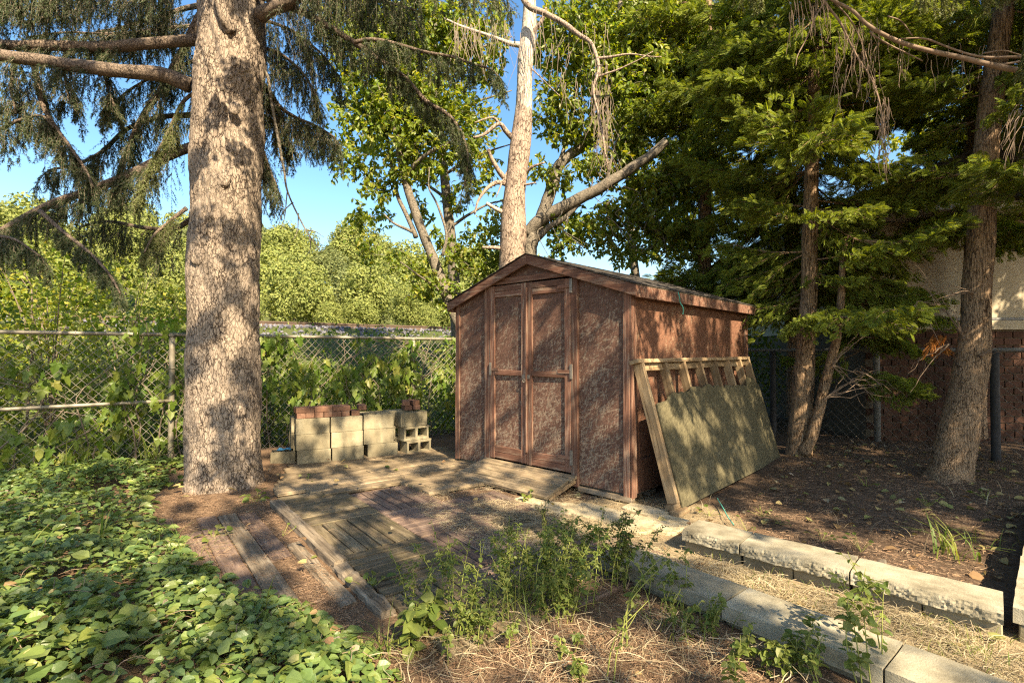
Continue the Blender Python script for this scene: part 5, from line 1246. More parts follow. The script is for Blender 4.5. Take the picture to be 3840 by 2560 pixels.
# ================================================================== SHRUBS, VINES AND UNDERGROWTH AT THE FENCE
def shrub(label, t, s, h, w, n, mat, cat='shrub', shape=LEAF, size=(.06, .10), name='shrub', zlo=0.1, stems=9):
    b = FP + FD * t + FN * s; z0 = gz(*b); o = thing(name, label, cat, (b[0], b[1], z0))
    mb = MB(); P = []
    tips = []
    for k in range(stems):
        a = rng.uniform(0, 2 * math.pi); r_ = w * rng.uniform(.2, .8); hh = h * rng.uniform(.6, 1.0)
        q_ = np.array([[0, 0, 0], [math.cos(a) * r_ * .25, math.sin(a) * r_ * .25, hh * .45], [math.cos(a) * r_ * .6, math.sin(a) * r_ * .6, hh * .8], [math.cos(a) * r_, math.sin(a) * r_, hh]]); P.append(smooth_path(q_, 8))
    tubes(mb, np.array(P), np.linspace(.011, .003, 8)[None].repeat(stems, 0), 5); mb.build('stem', M['twig'], o)
    u = nrm(rng.normal(size=(n, 3))) * (rng.random(n) ** .4)[:, None] * np.array([w, w * .8, h * .5]); pos = u + np.array([0, 0, zlo + h * .52])
    pos += .06 * np.array([[noise.noise(Vector(p_ * 2.5) + Vector((i_ * 7, t, 0))) for i_ in range(3)] for p_ in pos])
    keep = np.array([noise.noise(Vector((p_[0] * 3 + t, p_[1] * 3, p_[2] * 3))) > -.28 for p_ in pos]) & (pos[:, 2] > .02); pos = pos[keep]
    mb = MB(); d = nrm(rng.normal(size=pos.shape) * .8 + [0, 0, -.35]); nn = nrm(rng.normal(size=pos.shape) * .6 + [0, -.15, 1])
    scatter(mb, *shape, pos, frames(d, nn), rng.uniform(*size, len(pos)), 0); mb.build('leaves', M[mat], o, kind='stuff'); return o
shrub('sunny yellow-green shrub beyond the fence at the far left', -6.2, 1.2, 2.9, 1.0, 1500, 'leafy')
shrub('leafy green bush pressed to the left fence bay', -5.2, .8, 2.2, .9, 1500, 'vine')
shrub('tall yellowing bush behind the middle of the left fence bay', -4.4, 1.7, 2.8, 1.0, 1500, 'leafy')
shrub('green bush behind the fence post left of the trunk', -3.5, .9, 1.9, .8, 1300, 'vine')
shrub('bush half hidden behind the big trunk', -2.7, 1.2, 1.9, .8, 1000, 'leaf')
shrub('low bush behind the fence just right of the big trunk', -1.9, .9, 1.15, .6, 800, 'vine')
shrub('low sunlit bush behind the fence over the brick layers', -.9, 1.0, 1.05, .65, 800, 'leaf')
shrub('low bush behind the fence beside the right post', .1, .9, 1.1, .6, 800, 'vine')
shrub('dark bush in the gap between fence and shed corner', 1.2, .5, 1.5, .7, 1100, 'leaf')
shrub('bush behind the shed corner below the leaning tree', 1.9, 1.3, 1.6, .8, 1000, 'leaf')
shrub('background bush behind the left bay catching full sun', -5.6, 3.4, 2.2, 1.3, 1500, 'leafy')
shrub('background bush on the bank left of the trunk', -3.6, 3.6, 2.3, 1.2, 1500, 'leafy')
shrub('sunlit bush high on the bank in the middle of the left bay', -4.7, 4.6, 2.3, 1.2, 1500, 'leafy')
shrub('sunlit bush on the bank just left of the big trunk', -2.6, 3.6, 1.9, 1.0, 1300, 'leafy')
shrub('background bush far along the left fence', -7.6, 2.0, 2.8, 1.3, 1500, 'leafy')
for k, t in enumerate((4.0, 5.6, 7.4, 9.2)):
    shrub(('green bush behind the shed rear', 'sunlit bush behind the cedars', 'bush beyond the cedars to the left of the house', 'bush at the back of the house side')[k], t, 1.0 + .5 * (k % 2), 2.6, 1.2, 1300, 'leaf' if k % 2 else 'leafy')
b_ = at(2930, 1500, 9.6)
for k, (X, Y) in enumerate(((3.6, 10.6), (4.8, 10.4), (4.2, 9.5))):
    o = shrub(('shaded bush behind the dark fence post', 'shaded bush left of the blue drum', 'low shaded bush beyond the dark fence')[k], 0, 0, 1.9, .9, 900, 'vine'); o.location = (X, Y, 0)
# compound-leaved sumac
def frond(L, n=9):
    v = []; f = []
    for i in range(n):
        y = L * (.12 + .86 * i / n); l = L * .26 * math.sin(math.pi * (.22 + .70 * i / n)); z = -.35 * y * y / L
        for s in (-1, 1):
            b = len(v); d = np.array([s * .93, .37, -.15]); p = np.array([0, y, z]); nn_ = np.array([-.37 * s, .93, 0]) * l * .13
            for q_ in (p, p + d * l * .4 + nn_, p + d * l, p + d * l * .4 - nn_): v.append(q_)
            f += [(b, b + 1, b + 2), (b, b + 2, b + 3)]
    return np.array(v), [np.array(f)]
FR = frond(.5)
def sumac(label, t, s, h, n):
    b = FP + FD * t + FN * s; z0 = gz(*b); o = thing('sumac_shrub', label, 'shrub', (b[0], b[1], z0)); mb = MB()
    tubes(mb, smooth_path([(0, 0, 0), (.05, .02, h * .5), (0, .05, h * .85)], 8), np.linspace(.018, .008, 8), 6); mb.build('stem', M['twig'], o, True)
    mb = MB(); k = np.arange(n); a = k * 2.4; zz = h * (.35 + .5 * k / n)
    pos = np.stack([.02 * np.cos(a), .02 * np.sin(a), zz], -1); d = nrm(np.stack([np.cos(a), np.sin(a), rng.uniform(.3, .9, n)], -1)); scatter(mb, *FR, pos, frames(d, np.tile([0, 0, 1.0], (n, 1))), rng.uniform(.7, 1.15, n), 0)
    mb.build('fronds', M['vine'], o, kind='stuff')
sumac('ferny sumac rising above the fence rail before the railway', -1.35, 1.6, 1.15, 16); sumac('ferny sumac above the rail just left of the big trunk', -3.2, 1.5, 2.0, 20); sumac('ferny sumac against the sunlit bushes in the left bay', -4.7, 2.2, 2.5, 18); sumac('small ferny sumac right of the trunk at the ballast edge', -2.0, 2.4, 1.0, 10)
# grape vines climbing the mesh
vl = ['grape vine covering the fence at the far left', 'grape vine on the lower half of the left fence bay', 'grape vine round the fence post left of the trunk', 'grape vine with broad leaves right of the big trunk', 'grape vine hanging over the mesh above the bricks', 'grape vine tangled round the right fence post', 'grape vine filling the corner beside the shed']
for k, (t0, t1, n, zl, zh) in enumerate(((-6.9, -5.4, 300, .1, 1.6), (-5.6, -3.6, 380, .05, 1.3), (-3.7, -2.6, 280, .3, 1.75), (-2.55, -1.6, 300, .2, 1.62), (-1.7, -.2, 420, .25, 1.6), (-.35, .6, 290, .3, 1.6), (.55, 1.9, 400, .1, 1.65))):
    b = FP + FD * t0; o = thing('grape_vine', vl[k], 'vine', (b[0], b[1], 0), FA); L = t1 - t0
    m = 7; x0 = rng.random(m) * L; P = []
    for q_ in range(m):
        P.append(smooth_path([(x0[q_] + .15 * j * rng.uniform(-1, 1), .05 * rng.uniform(-1, 1), zl * .3 + (zh - .1) * j / 4) for j in range(5)], 12))
    mb = MB(); tubes(mb, np.array(P), np.linspace(.008, .004, 12)[None].repeat(m, 0), 4); mb.build('stem', M['twig'], o)
    x = rng.random(n * 3) * L; z = zl + (zh - zl) * rng.random(n * 3) ** .8
    kp = np.array([noise.noise(Vector((a * 1.7 + t0 * 1.7, c * 1.7, 8))) > (-.14 if k not in (2, 6) else -.35) for a, c in zip(x, z)]); x, z = x[kp][:n], z[kp][:n]
    y = rng.choice([-1, 1, 1], len(x)) * rng.uniform(.03, .22, len(x)); pos = np.stack([x, y, z], -1)
    d = nrm(np.stack([rng.normal(0, .5, len(x)), rng.normal(-.1, .3, len(x)), -np.ones(len(x))], -1)); nn = nrm(np.stack([rng.normal(0, .5, len(x)), -np.ones(len(x)), .6 * np.ones(len(x))], -1) + rng.normal(size=(len(x), 3)) * .35)
    mb = MB(); scatter(mb, *LEAF_L, pos, frames(d, nn), rng.uniform(.10, .175, len(x)), 0); mb.build('leaves', M['vine'], o, kind='stuff')
# undergrowth on the bank
n = 15000
t_ = rng.uniform(-11, 9, n); s_ = .25 + 7.4 * rng.random(n) ** 1.25; b = FP + t_[:, None] * FD + s_[:, None] * FN
pos = np.stack([b[:, 0], b[:, 1], ground_z(b[:, 0], b[:, 1]) + rng.random(n) ** 2 * .45], -1)
d = nrm(rng.normal(size=(n, 3)) + [0, 0, .2]); nn = nrm(rng.normal(size=(n, 3)) * .6 + [0, 0, 1]); mb = MB(); scatter(mb, *LEAF, pos, frames(d, nn), rng.uniform(.06, .13, n), 0)
tag(mb.build('undergrowth', M['vine'], kind='stuff'), 'tangle of low green leaves on the bank behind the fence', 'undergrowth')
# ballast
n = 5200; t_ = rng.uniform(-22, 14, n); s_ = rng.uniform(7.9, 12.6, n); b = FP + t_[:, None] * FD + s_[:, None] * FN
oc = np.array([[1, 0, 0], [-.9, .1, 0], [0, 1.1, .1], [.1, -1, 0], [0, 0, .8], [0, .1, -.8]], float); of = [np.array([[0, 2, 4], [2, 1, 4], [1, 3, 4], [3, 0, 4], [2, 0, 5], [1, 2, 5], [3, 1, 5], [0, 3, 5]])]
pos = np.stack([b[:, 0], b[:, 1], ground_z(b[:, 0], b[:, 1]) + .02], -1); mb = MB(); scatter(mb, oc, of, pos, frames(nrm(rng.normal(size=(n, 3))), nrm(rng.normal(size=(n, 3)))), rng.uniform(.035, .085, n), 0)
tag(mb.build('ballast_stones', M['ballast'], kind='stuff'), 'grey crushed stone ballast under the rails', 'ballast')

# ================================================================== WOODED HILLSIDE
def hill_tree(sd, mat):
    rg = np.random.default_rng(sd); mb = MB(); n = 9000
    lob = nrm(rg.normal(size=(26, 3))) * np.array([2.3, 2.3, 2.2]) * rg.uniform(.4, 1, 26)[:, None] + [0, 0, 4.4]; r_ = rg.uniform(.8, 1.5, 26)
    i = rg.integers(26, size=n); u = nrm(rg.normal(size=(n, 3)) + [0, 0, .25]); pos = lob[i] + u * (r_[i] * rg.uniform(.75, 1.05, n))[:, None]
    nn = nrm(u + rg.normal(size=(n, 3)) * .5); d = nrm(np.cross(nn, rg.normal(size=(n, 3)))); scatter(mb, *KITE, pos, frames(d, nn), rg.uniform(.16, .36, n), 1)
    tubes(mb, np.array([[0, 0, -.5], [.1, 0, 2], [0, .1, 4.5]]), np.array([.25, .18, .08]), 7, 0)
    return mb.mesh('hillside_tree', [M['smoothbark'], M[mat]])
HT = [hill_tree(90 + i, 'hill2' if i == 3 else 'hill') for i in range(4)]
k = 0
for row, (s0, st) in enumerate(((14.6, 2.6), (17, 5.2), (24, 5.2), (33, 5.6), (43, 6.0), (55, 6.6), (68, 7.5), (84, 9.0))):
    for t in np.arange(-70, 60, st):
        s = s0 + random.uniform(-2.5, 2.5); b = FP + FD * (t + random.uniform(-2, 2) + s * .25) + FN * s; px, py = pxof((b[0], b[1], 8)); 
        if not (-500 < px < 2100) and not (2100 <= px < 3000 and row in (2, 4)): continue
        sz = (.26, .55, .7, .85, .95, 1.05, 1.15, 1.3)[row] * random.uniform(.8, 1.2)
        o = link('hillside_tree', HT[random.choice((0, 1, 2, 0, 1, 2, 3) if row < 3 else (0, 1, 2, 3, 3))], None, (b[0], b[1], gz(*b) - .3), (0, 0, random.uniform(0, 6.28)), (sz, sz, sz * random.uniform(.85, 1.15)))
        tag(o, 'sunlit yellow-green tree in the wooded hillside beyond the railway' if 'hill' == o.data.materials[1].name[:4] else 'darker green tree in the wooded hillside beyond the railway', 'tree', 'trees on the hillside beyond the railway'); k += 1

# ================================================================== GROUND COVER, STRAW, LITTER, WEEDS
def in_poly(x, y, poly):
    r_ = np.zeros(len(x), bool); j = len(poly) - 1
    for i in range(len(poly)):
        xi, yi = poly[i]; xj, yj = poly[j]
        c = ((yi > y) != (yj > y)) & (x < (xj - xi) * (y - yi) / (yj - yi + 1e-12) + xi); r_ ^= c; j = i
    return r_
gp = lambda pts: [tuple(gr(*p)[:2]) for p in pts]
gcp = [(-5.2, 5.2), (-3.55, 6.3)] + gp([(640, 1800), (560, 1870), (600, 1950), (720, 2080), (830, 2170), (950, 2210), (1130, 2270), (1290, 2370), (1420, 2470), (1500, 2560)]) + [(-.35, 1.6), (-.4, 1.0), (-3.2, 1.0), (-5.0, 3.0)]
n = 105000; x = rng.uniform(-5.4, 0, n); y = rng.uniform(1.0, 6.4, n)
m = in_poly(x, y, gcp); dens = np.array([noise.noise(Vector((a * 2.2, b * 2.2, 5))) for a, b in zip(x, y)])
m &= (rng.random(n) < np.clip(.85 + dens * 1.5, .12, 1)); x, y = x[m], y[m]
yd = np.hypot(x, y); kp = rng.random(len(x)) < np.clip(1.15 - .13 * yd, .5, 1); x, y = x[kp], y[kp]
hz = .03 + .15 * rng.random(len(x)) ** .8 + .09 * np.array([noise.noise(Vector((a * 1.5, b * 1.5, 2))) for a, b in zip(x, y)])
PG = np.array(gcp); dd = np.full(len(x), 9.0)
for i_ in range(len(PG)):
    a_, b2_ = PG[i_], PG[(i_ + 1) % len(PG)]; e_ = b2_ - a_; t_ = np.clip(((x - a_[0]) * e_[0] + (y - a_[1]) * e_[1]) / (e_ @ e_), 0, 1)
    dd = np.minimum(dd, np.hypot(x - a_[0] - t_ * e_[0], y - a_[1] - t_ * e_[1]))
hz = hz * np.clip(.12 + dd / .38, .12, 1)
pos = np.stack([x, y, ground_z(x, y) + np.maximum(hz, .015)], -1)
nn = nrm(rng.normal(size=pos.shape) * .55 + [.05, -.15, 1]); az = rng.uniform(0, 2 * math.pi, len(x)); d = np.stack([np.cos(az), np.sin(az), rng.uniform(-.35, .3, len(x))], -1)
nr = yd[kp] if False else np.hypot(x, y)
near = nr < 3.4; sz = np.clip(rng.lognormal(-3.12, .32, len(x)), .018, .10) * np.where(rng.random(len(x)) < .05, 1.35, 1)
mb = MB(); scatter(mb, *LEAF_T, pos[near], frames(d, nn)[near], sz[near], 0); scatter(mb, *LEAF, pos[~near], frames(d, nn)[~near], sz[~near] * 1.1, 0)
tag(mb.build('ground_cover', M['ground_leaf'], kind='stuff'), 'dense mat of small toothed green leaves in the left foreground', 'ground cover')
k_ = rng.choice(len(x), 900, False); vp = pos[k_] - [0, 0, .03]; va_ = rng.uniform(0, 6.28, 900); vl_ = rng.uniform(.10, .30, 900); tt_ = np.linspace(-.5, .5, 6)[None, :, None]
vd_ = np.stack([np.cos(va_), np.sin(va_), rng.normal(0, .15, 900)], -1); mb = MB(); tubes(mb, vp[:, None] + vd_[:, None] * vl_[:, None, None] * tt_ + np.array([0, 0, .05]) * (.25 - tt_ ** 2) * 4 * rng.uniform(-.4, 1, 900)[:, None, None] + rng.normal(size=(900, 6, 3)) * .004, np.full((900, 6), .0016), 3)
tag(mb.build('runners', M['drytwig'], kind='stuff'), 'thin trailing runners through the ground cover', 'runners')
k_ = rng.choice(len(x), 260, False); mb = MB(); scatter(mb, *LEAF_T, pos[k_] + [0, 0, .01], frames(d[k_], nn[k_]), rng.uniform(.03, .06, 260)); tag(mb.build('dead_leaves', M['litter'], kind='stuff'), 'curled dead leaves caught in the ground cover', 'dead leaves')
# scattered strays at the edges and at foot of trunk and fence
def sprig(label, px, py, n, size, h=.08, mat='weed', wx=.10):
    p = gr(px, py, 0); o = thing('sprig', label, 'plant', (p.x, p.y, gz(p.x, p.y)), 0, 'small leafy sprigs')
    a = rng.uniform(0, 6.28, n); r_ = wx * rng.random(n) ** .6; z = rng.uniform(.02, h, n); tip = np.stack([r_ * np.cos(a), r_ * np.sin(a), z], -1)
    mb = MB(); k = np.linspace(0, 1, 4)[None, :, None]; P = tip[:, None] * k * np.array([1, 1, 1.0]); tubes(mb, P, np.full((n, 4), .0016), 3); mb.build('stem', M['weedstem'], o)
    mb = MB(); scatter(mb, *LEAF_T, tip, frames(np.stack([np.cos(a), np.sin(a), rng.uniform(-.2, .5, n)], -1), nrm(rng.normal(size=(n, 3)) * .4 + [0, 0, 1])), rng.uniform(*size, n)); mb.build('leaves', M[mat], o, kind='stuff')
for lab, px, py, n, s in (('leafy sprig at the right foot of the big trunk', 960, 1880, 9, (.05, .08)), ('tiny seedling with two bright leaves on the low deck', 1150, 1815, 4, (.03, .05)), ('wilted green leaf clump on the deck before the shed', 1470, 1775, 5, (.05, .07)), ('leafy sprig at the ramp corner', 1985, 1875, 8, (.05, .08)), ('sprig beside the walkway boards at the ground cover edge', 800, 2020, 9, (.04, .07)), ('sprig at the end of the ground cover by the long timber', 1390, 2210, 7, (.05, .09)), ('small seedling on the walkway boards', 1060, 2010, 3, (.03, .04)), ('small green sprig at the foot of the first wall cap', 2660, 1935, 6, (.03, .05)), ('pale green sprig in the dry grass beside the middle cap', 3010, 2140, 7, (.025, .04)), ('sprig in the soil behind the middle wall cap', 2930, 1965, 6, (.025, .045)), ('sprig at the base of the fence post left of the trunk', 680, 1780, 12, (.05, .09)), ('sprig at the left side of the big trunk base', 650, 1830, 12, (.05, .09))):
    sprig(lab, px, py, n, s)
for lab, px, py, n, s in (('wilted sprig at the bed edge behind the first wall cap', 2800, 1990, 5, (.02, .04)), ('small sprig in the bed behind the joint of the first two caps', 2860, 1935, 6, (.02, .035)), ('sprig in the bed behind the middle of the second cap', 3080, 2030, 7, (.02, .04)), ('yellowing sprig behind the joint of the second and third caps', 3230, 2070, 6, (.02, .04)), ('leafy sprig in the bed between the two cedar trunks', 3250, 1850, 8, (.03, .05)), ('green sprig in front of the thick leaning cedar', 3480, 1930, 8, (.03, .05)), ('sprig in the bed near the crosswise caps', 3700, 1900, 8, (.03, .05))):
    sprig(lab, px, py, n, s, .1)
# grass blades
def blades(mb, base, L, w, lean, mi=0, k=6):
    n = len(base); az = rng.uniform(0, 6.28, n); dirn = np.stack([np.cos(az), np.sin(az), np.zeros(n)], -1); t = np.linspace(0, 1, k)[None, :, None]
    P = base[:, None] + dirn[:, None] * (lean * L)[:, None, None] * t ** 1.8 + np.array([0, 0, 1.0]) * L[:, None, None] * (t - .55 * np.minimum(lean, 1.4)[:, None, None] * t ** 2.2)
    sd = np.stack([-np.sin(az), np.cos(az), np.zeros(n)], -1)[:, None] * (w[:, None, None] * (1 - t ** 2) * .5 + .0004)
    V = np.stack([P - sd, P + sd], 2).reshape(n, -1, 3); i = np.arange(k - 1)[:, None] * 2
    q_ = np.concatenate([i, i + 1, i + 3, i + 2], 1); mb.add(V.reshape(-1, 3), (q_[None] + (np.arange(n) * 2 * k)[:, None, None]).reshape(-1, 4), mi)
def tuft(label, px, py, n, L, w, spread, mat='grass', z=0):
    p = gr(px, py, z); o = MB(); b = np.stack([rng.normal(0, spread, n), rng.normal(0, spread, n), np.zeros(n)], -1)
    blades(o, b, rng.uniform(*L, n), rng.uniform(*w, n), rng.uniform(.3, 1.3, n)); x = o.build('grass_tuft', M[mat], loc=(p.x, p.y, gz(p.x, p.y))); tag(x, label, 'grass tuft', 'grass tufts', 'stuff')
for a in (('long yellow-green blades arching by the left fence', 560, 1770, 26, (.3, .6), (.008, .014), .12), ('bent straw-yellow blades in front of the left fence', 300, 1800, 18, (.3, .55), (.007, .012), .12), ('broad bent blade clump in the ground cover', 350, 2050, 7, (.25, .4), (.008, .016), .04), ('thin upright grass in the middle of the ground cover', 700, 2080, 26, (.15, .35), (.003, .005), .14), ('two tall pale blades at the ground cover edge', 985, 2330, 4, (.25, .38), (.006, .009), .02), ('fresh green grass at the end of the ground cover', 1420, 2440, 30, (.12, .28), (.004, .007), .05), ('dark green grass inside the weeds', 1950, 2270, 120, (.12, .3), (.003, .005), .13), ('dark green grass at the shaded caps', 2080, 2230, 90, (.12, .28), (.003, .005), .11), ('green grass flattened beside the near caps', 2560, 2350, 60, (.1, .22), (.003, .005), .09), ('yellow iris-like leaves lying behind the wall caps', 3560, 2080, 24, (.25, .45), (.008, .014), .06), ('green grass patch in the dry path at the front', 3640, 2440, 110, (.05, .11), (.002, .004), .16), ('grass at the foot of the fence by the trunk', 520, 1740, 40, (.2, .45), (.004, .008), .2), ('long blades at the left edge of the ground cover', 20, 2180, 6, (.3, .5), (.010, .016), .08), ('grass sprouts along the first wall cap', 2700, 2080, 26, (.04, .1), (.002, .004), .10), ('grass sprouts along the middle wall cap', 2950, 2190, 26, (.04, .1), (.002, .004), .12), ('stiff clipped stems behind the long wall cap', 3700, 2040, 14, (.08, .18), (.004, .006), .10)):
    tuft(*a)
for a in (('few dry stalks standing in the bed behind the second cap', 3130, 1960, 5, (.12, .25), (.003, .005), .12, 'straw'), ('bent dry stalks near the long cap', 3420, 2010, 6, (.15, .28), (.003, .005), .15, 'straw'), ('thin dry stalks in the bed below the leaning cedar', 3650, 1880, 6, (.12, .25), (.003, .005), .2, 'straw'), ('dry stalks by the panel foot', 2640, 1900, 5, (.08, .18), (.002, .004), .1, 'straw'), ('low green blades along the near caps', 2900, 2250, 40, (.04, .10), (.002, .004), .25), ('low green blades in the dry path', 3200, 2330, 60, (.03, .09), (.002, .004), .25)):
    tuft(*a)
# dry straw and clippings
def ribbons(name, label, polys, n, mat, L=(.05, .16), w=(.0015, .004), up=.05, cat='straw', zj=.03, curl=.5, zone=None):
    mb = MB()
    for poly, frac in polys:
        P = np.array(poly); x = rng.uniform(P[:, 0].min(), P[:, 0].max(), n * 4); y = rng.uniform(P[:, 1].min(), P[:, 1].max(), n * 4)
        m = in_poly(x, y, poly); dn = np.array([noise.noise(Vector((a * 3.1, b * 3.1, 15))) for a, b in zip(x[:n * 4], y)]); m &= rng.random(len(x)) < np.clip(.6 + dn, .1, 1)
        x, y = x[m][:int(n * frac)], y[m][:int(n * frac)]; c = len(x)
        ln = rng.uniform(*L, c); az = rng.uniform(0, 6.28, c); t = np.linspace(-.5, .5, 4)[None, :, None]
        d = np.stack([np.cos(az), np.sin(az), rng.normal(0, up, c)], -1); sd = np.stack([-np.sin(az), np.cos(az), np.zeros(c)], -1)
        base = np.stack([x, y, ground_z(x, y) + .006 + zj * rng.random(c) ** 2], -1)
        Pp = base[:, None] + d[:, None] * ln[:, None, None] * t + sd[:, None] * (ln * rng.normal(0, curl, c))[:, None, None] * t ** 2 + np.array([0, 0, 1.0]) * (ln * rng.uniform(0, .35, c))[:, None, None] * (.25 - t ** 2)
        wv = np.cross(nrm(d), np.stack([rng.normal(0, .5, c), rng.normal(0, .5, c), np.ones(c)], -1)); wv = nrm(wv)[:, None] * rng.uniform(*w, c)[:, None, None] * .5
        V = np.stack([Pp - wv, Pp + wv], 2).reshape(c, -1, 3); i = np.arange(3)[:, None] * 2; q_ = np.concatenate([i, i + 1, i + 3, i + 2], 1)
        mb.add(V.reshape(-1, 3), (q_[None] + (np.arange(c) * 8)[:, None, None]).reshape(-1, 4))
    return tag(mb.build(name, M[mat], kind='stuff'), label, cat)
path_p = [(.55, 4.35), (1.15, 3.62), (2.42, 2.48), (3.2, 1.9), (2.3, 1.7), (1.75, 2.3), (.85, 3.35), (.2, 4.2)]
ribbons('dry_grass', 'bleached dry grass in the path between the two rows of caps', [(path_p, 1.0)], 15000, 'straw', (.04, .13), (.0012, .003), .25)
front_p = [(-.55, 2.75), (.6, 3.1), (1.2, 2.35), (1.5, 1.7), (1.3, 1.3), (-.5, 1.3), (-.6, 2.0)]
ribbons('needle_litter', 'brown needle litter and clippings under the weeds in front', [(front_p, 1.0)], 14000, 'needle_litter', (.02, .07), (.001, .0025), .2, 'litter')
ribbons('clippings', 'pale dry stem clippings scattered in front of the weeds', [(front_p, 1.0)], 1500, 'straw', (.06, .22), (.0015, .004), .15, 'clippings', .06)
shed_p = [tuple(shp(*q_)[:2]) for q_ in ((1.8, .3, 0), (3.3, .2, 0), (3.3, -1.0, 0), (.3, -1.4, 0), (.6, -.65, 0))]
ribbons('dry_grass', 'dry grass and needles scattered before the shed corner', [(shed_p, 1.0)], 5000, 'straw', (.03, .10), (.001, .0025), .15)
mid_p = gp([(1550, 1900), (2000, 1880), (2200, 2000), (2200, 2150), (1900, 2120), (1650, 1990)])
ribbons('dry_grass', 'flattened dry grass at the edge of the slatted tiles', [(mid_p, 1.0)], 4500, 'straw', (.05, .14), (.0012, .003), .15)
bed_p = [(1.9, 4.6), (1.25, 3.95), (2.55, 2.75), (3.9, 4.0), (6.5, 4.5), (6.5, 7.2), (4.2, 7.4), (3.4, 6.4)]
ribbons('needle_litter', 'dark needle and twig litter over the cedar bed', [(bed_p, 1.0)], 16000, 'needle_litter', (.015, .06), (.0015, .004), .1, 'litter', .01)
tile_p = [tuple(dpt(a, b)[:2]) for a, b in ((-1.0, -.9), (-1.0, 2.3), (1.9, 2.6), (2.2, .6), (2.4, -1.0), (.2, -1.7))]
ribbons('needle_litter', 'brown needles strewn over the deck boards and tiles', [(tile_p, 1.0)], 2600, 'needle_litter', (.02, .07), (.001, .002), .02, 'litter', .06)
walk_p = [tuple(dpt(a, b)[:2]) for a, b in ((-.0, -.3), (-.1, 2.4), (-1.0, 2.4), (-1.3, .8), (-1.0, -1.0), (.1, -1.0))]
ribbons('needle_litter', 'brown needle litter round the foot of the big trunk and the walkway boards', [(walk_p, 1.0)], 12000, 'needle_litter', (.02, .06), (.001, .0024), .1, 'litter', .02)
# fallen leaves: each one a thing of its own kind in one mass
pos = []
for poly, n in ((bed_p, 420), (path_p, 40), (tile_p, 46), (front_p, 40), (shed_p, 30)):
    P = np.array(poly); x = rng.uniform(P[:, 0].min(), P[:, 0].max(), n * 4); y = rng.uniform(P[:, 1].min(), P[:, 1].max(), n * 4); m = in_poly(x, y, poly)
    x, y = x[m][:n], y[m][:n]; pos.append(np.stack([x, y, ground_z(x, y) + (.085 if poly is tile_p else .018)], -1))
pos = np.concatenate(pos); n = len(pos); az = rng.uniform(0, 6.28, n); mb = MB()
scatter(mb, *LEAF_T, pos, frames(np.stack([np.cos(az), np.sin(az), rng.normal(0, .2, n)], -1), nrm(rng.normal(size=(n, 3)) * .35 + [0, 0, 1])), rng.uniform(.03, .085, n), 0)
tag(mb.build('fallen_leaves', M['litter'], kind='stuff'), 'brown and yellow fallen leaves scattered over soil, boards and path', 'fallen leaves')

# tall weeds
def weed(label, px, py, h, lean, nst, nleaf, lsz=(.014, .034), spread=.06, seeds=False, bare=.15, mat='weed', twigs=4):
    p = gr(px, py, 0); o = thing('weed_plant', label, 'weed', (p.x, p.y, 0)); W_ = MB(); Lf = MB(); Sd = MB()
    for s in range(nst):
        hh = h * rng.uniform(.65, 1.05); b = np.array([rng.normal(0, spread), rng.normal(0, spread), -.01]); ln = np.array([lean[0] + rng.normal(0, .12), lean[1] + rng.normal(0, .12)]) * hh
        top = b + np.array([ln[0], ln[1], hh]); mid = b + np.array([ln[0] * .3 + rng.normal(0, .02), ln[1] * .3, hh * .55])
        P = smooth_path([b, mid, top], 14); tubes(W_, P, np.linspace(.0035, .0012, 14), 5)
        lines = [(P, bare)]
        for q_ in range(twigs):
            i = int(rng.integers(4, 12)); a = rng.uniform(0, 6.28); l = h * rng.uniform(.12, .3); e = P[i] + np.array([math.cos(a) * l * .7, math.sin(a) * l * .7, l * rng.uniform(.3, .8)]); Q = smooth_path([P[i], (P[i] + e) / 2 + [0, 0, .015], e], 8)
            tubes(W_, Q, np.linspace(.002, .0009, 8), 4); lines.append((Q, .1))
        for Q, br_ in lines:
            k = nleaf if Q is P else max(3, nleaf // 3); t = br_ + (1 - br_) * np.sort(rng.random(k)); i = t * (len(Q) - 1.001); f = (i - i.astype(int))[:, None]; i = i.astype(int); pos = Q[i] + (Q[i + 1] - Q[i]) * f
            a = np.arange(k) * 2.4 + rng.uniform(0, 6.28); d = nrm(np.stack([np.cos(a), np.sin(a), rng.uniform(-.5, .3, k)], -1)); sc_ = rng.uniform(*lsz, k) * (1.15 - .5 * t)
            scatter(Lf, *LEAF_T, pos + d * .006, frames(d, nrm(rng.normal(size=(k, 3)) * .4 + [0, 0, 1])), sc_, 0)
            if seeds:
                k2 = 16; t = .35 + .65 * rng.random(k2); i = (t * (len(Q) - 1.001)).astype(int); pos = Q[i] + rng.normal(size=(k2, 3)) * .007; scatter(Sd, oc, of, pos, frames(nrm(rng.normal(size=(k2, 3))), rng.normal(size=(k2, 3))), rng.uniform(.003, .0065, k2), 0)
    W_.build('stem', M['weedstem'], o); Lf.build('leaves', M[mat], o, kind='stuff')
    if seeds: Sd.build('seed_heads', M['seed'], o, kind='stuff')
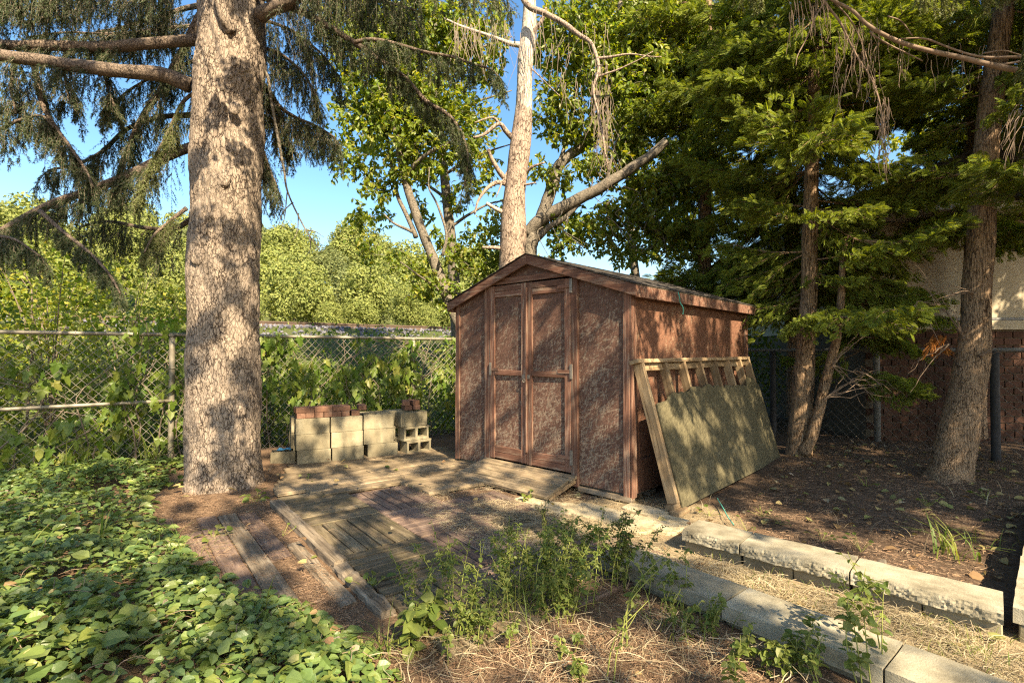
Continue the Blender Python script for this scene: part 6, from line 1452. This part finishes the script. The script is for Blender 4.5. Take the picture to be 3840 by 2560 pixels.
for a in ((('leafy weed left of the others at the end of the long timber'), 1600, 2290, .34, (-.1, 0), 3, 26), ('tall leafy weed over the slatted tiles, leftmost tall one', 1660, 2330, .48, (-.02, .1), 4, 30), ('weed with pale flower tufts right of the leftmost tall weed', 1760, 2350, .44, (.05, .1), 4, 24), ('low bushy weed at the foot of the tall weeds', 1700, 2420, .22, (.1, 0), 5, 22), ('broad-leaved weed drooping before the tiles', 1560, 2430, .26, (.05, 0), 3, 12, (.05, .09)),
          ('thin weed with sparse leaves between the two clumps', 1880, 2330, .40, (.0, .1), 3, 18), ('leafy weed in the middle of the clump behind the dry grass', 1950, 2260, .42, (.05, .2), 4, 30), ('tall weed in the middle of the clump, leaning back', 2040, 2280, .46, (.08, .2), 5, 30), ('bushy weed in the dark heart of the clump', 2110, 2240, .40, (.05, .15), 6, 34), ('leaning weed at the right of the clump heart', 2170, 2280, .46, (.2, .15), 5, 28)):
    weed(*a)
for a in (('grassy weed in the shade at the back of the clump', 2020, 2180, .34, (.0, .2), 5, 26), ('weed right behind the clump heart, leaning to the caps', 2210, 2200, .40, (.15, .15), 5, 26), ('low dense weed in front of the clump heart', 2080, 2330, .30, (.05, .1), 6, 24), ('thin many-leaved weed at the left of the clump heart', 1900, 2220, .38, (0, .15), 5, 28), ('pale low weed at the front edge of the clump', 1830, 2420, .22, (.05, .1), 5, 18)):
    weed(*a)
weed('dark seed-headed weed standing before the flagstones', 2130, 2120, .36, (.0, .1), 4, 10, (.015, .03), .05, True)
weed('tall bushy weed with dark seed heads before the shed corner, largest of all', 2290, 2200, .52, (.05, .1), 6, 22, (.018, .04), .06, True)
weed('tall weed at the right side of the bushy one, leaves near its top', 2350, 2210, .44, (.10, .05), 4, 18, (.018, .04), .05, True)
weed('arching bare-stemmed weed over the near caps', 2330, 2420, .44, (.55, .2), 3, 10, (.02, .04), .03, False, .5, twigs=2)
weed('long yellow stem leaning right in the foreground', 2300, 2530, .40, (.45, .1), 2, 5, (.02, .035), .03, False, .6, twigs=1)
weed('leafy weed beside the joint of the near caps', 2480, 2260, .30, (.2, .1), 4, 16, (.02, .04), .05)
weed('sprawling weed along the shaded face of the near caps', 2640, 2420, .22, (.3, 0), 5, 14, (.02, .04), .08)
weed('low weed at the foot of the near caps in front', 2900, 2540, .20, (.1, 0), 6, 16, (.025, .05), .09)
weed('sapling with reddish stem and round leaves against the sunny near cap', 3240, 2600, .50, (.16, .35), 3, 16, (.03, .055), .03, False, .2)
weed('thin sapling with few leaves rising by the dry path', 3330, 2560, .52, (.05, .3), 2, 10, (.03, .05), .02, False, .35)
weed('weed at the bottom by the shaded end of the caps', 3060, 2570, .28, (.05, .1), 4, 12, (.025, .045), .06)
weed('low weed in the litter at the bottom of the clearing', 2130, 2540, .12, (0, 0), 4, 10, (.025, .04), .06)
weed('dry thin weed with seeds left of the shed corner', 2060, 2010, .30, (-.05, .1), 3, 6, (.012, .02), .04, True)
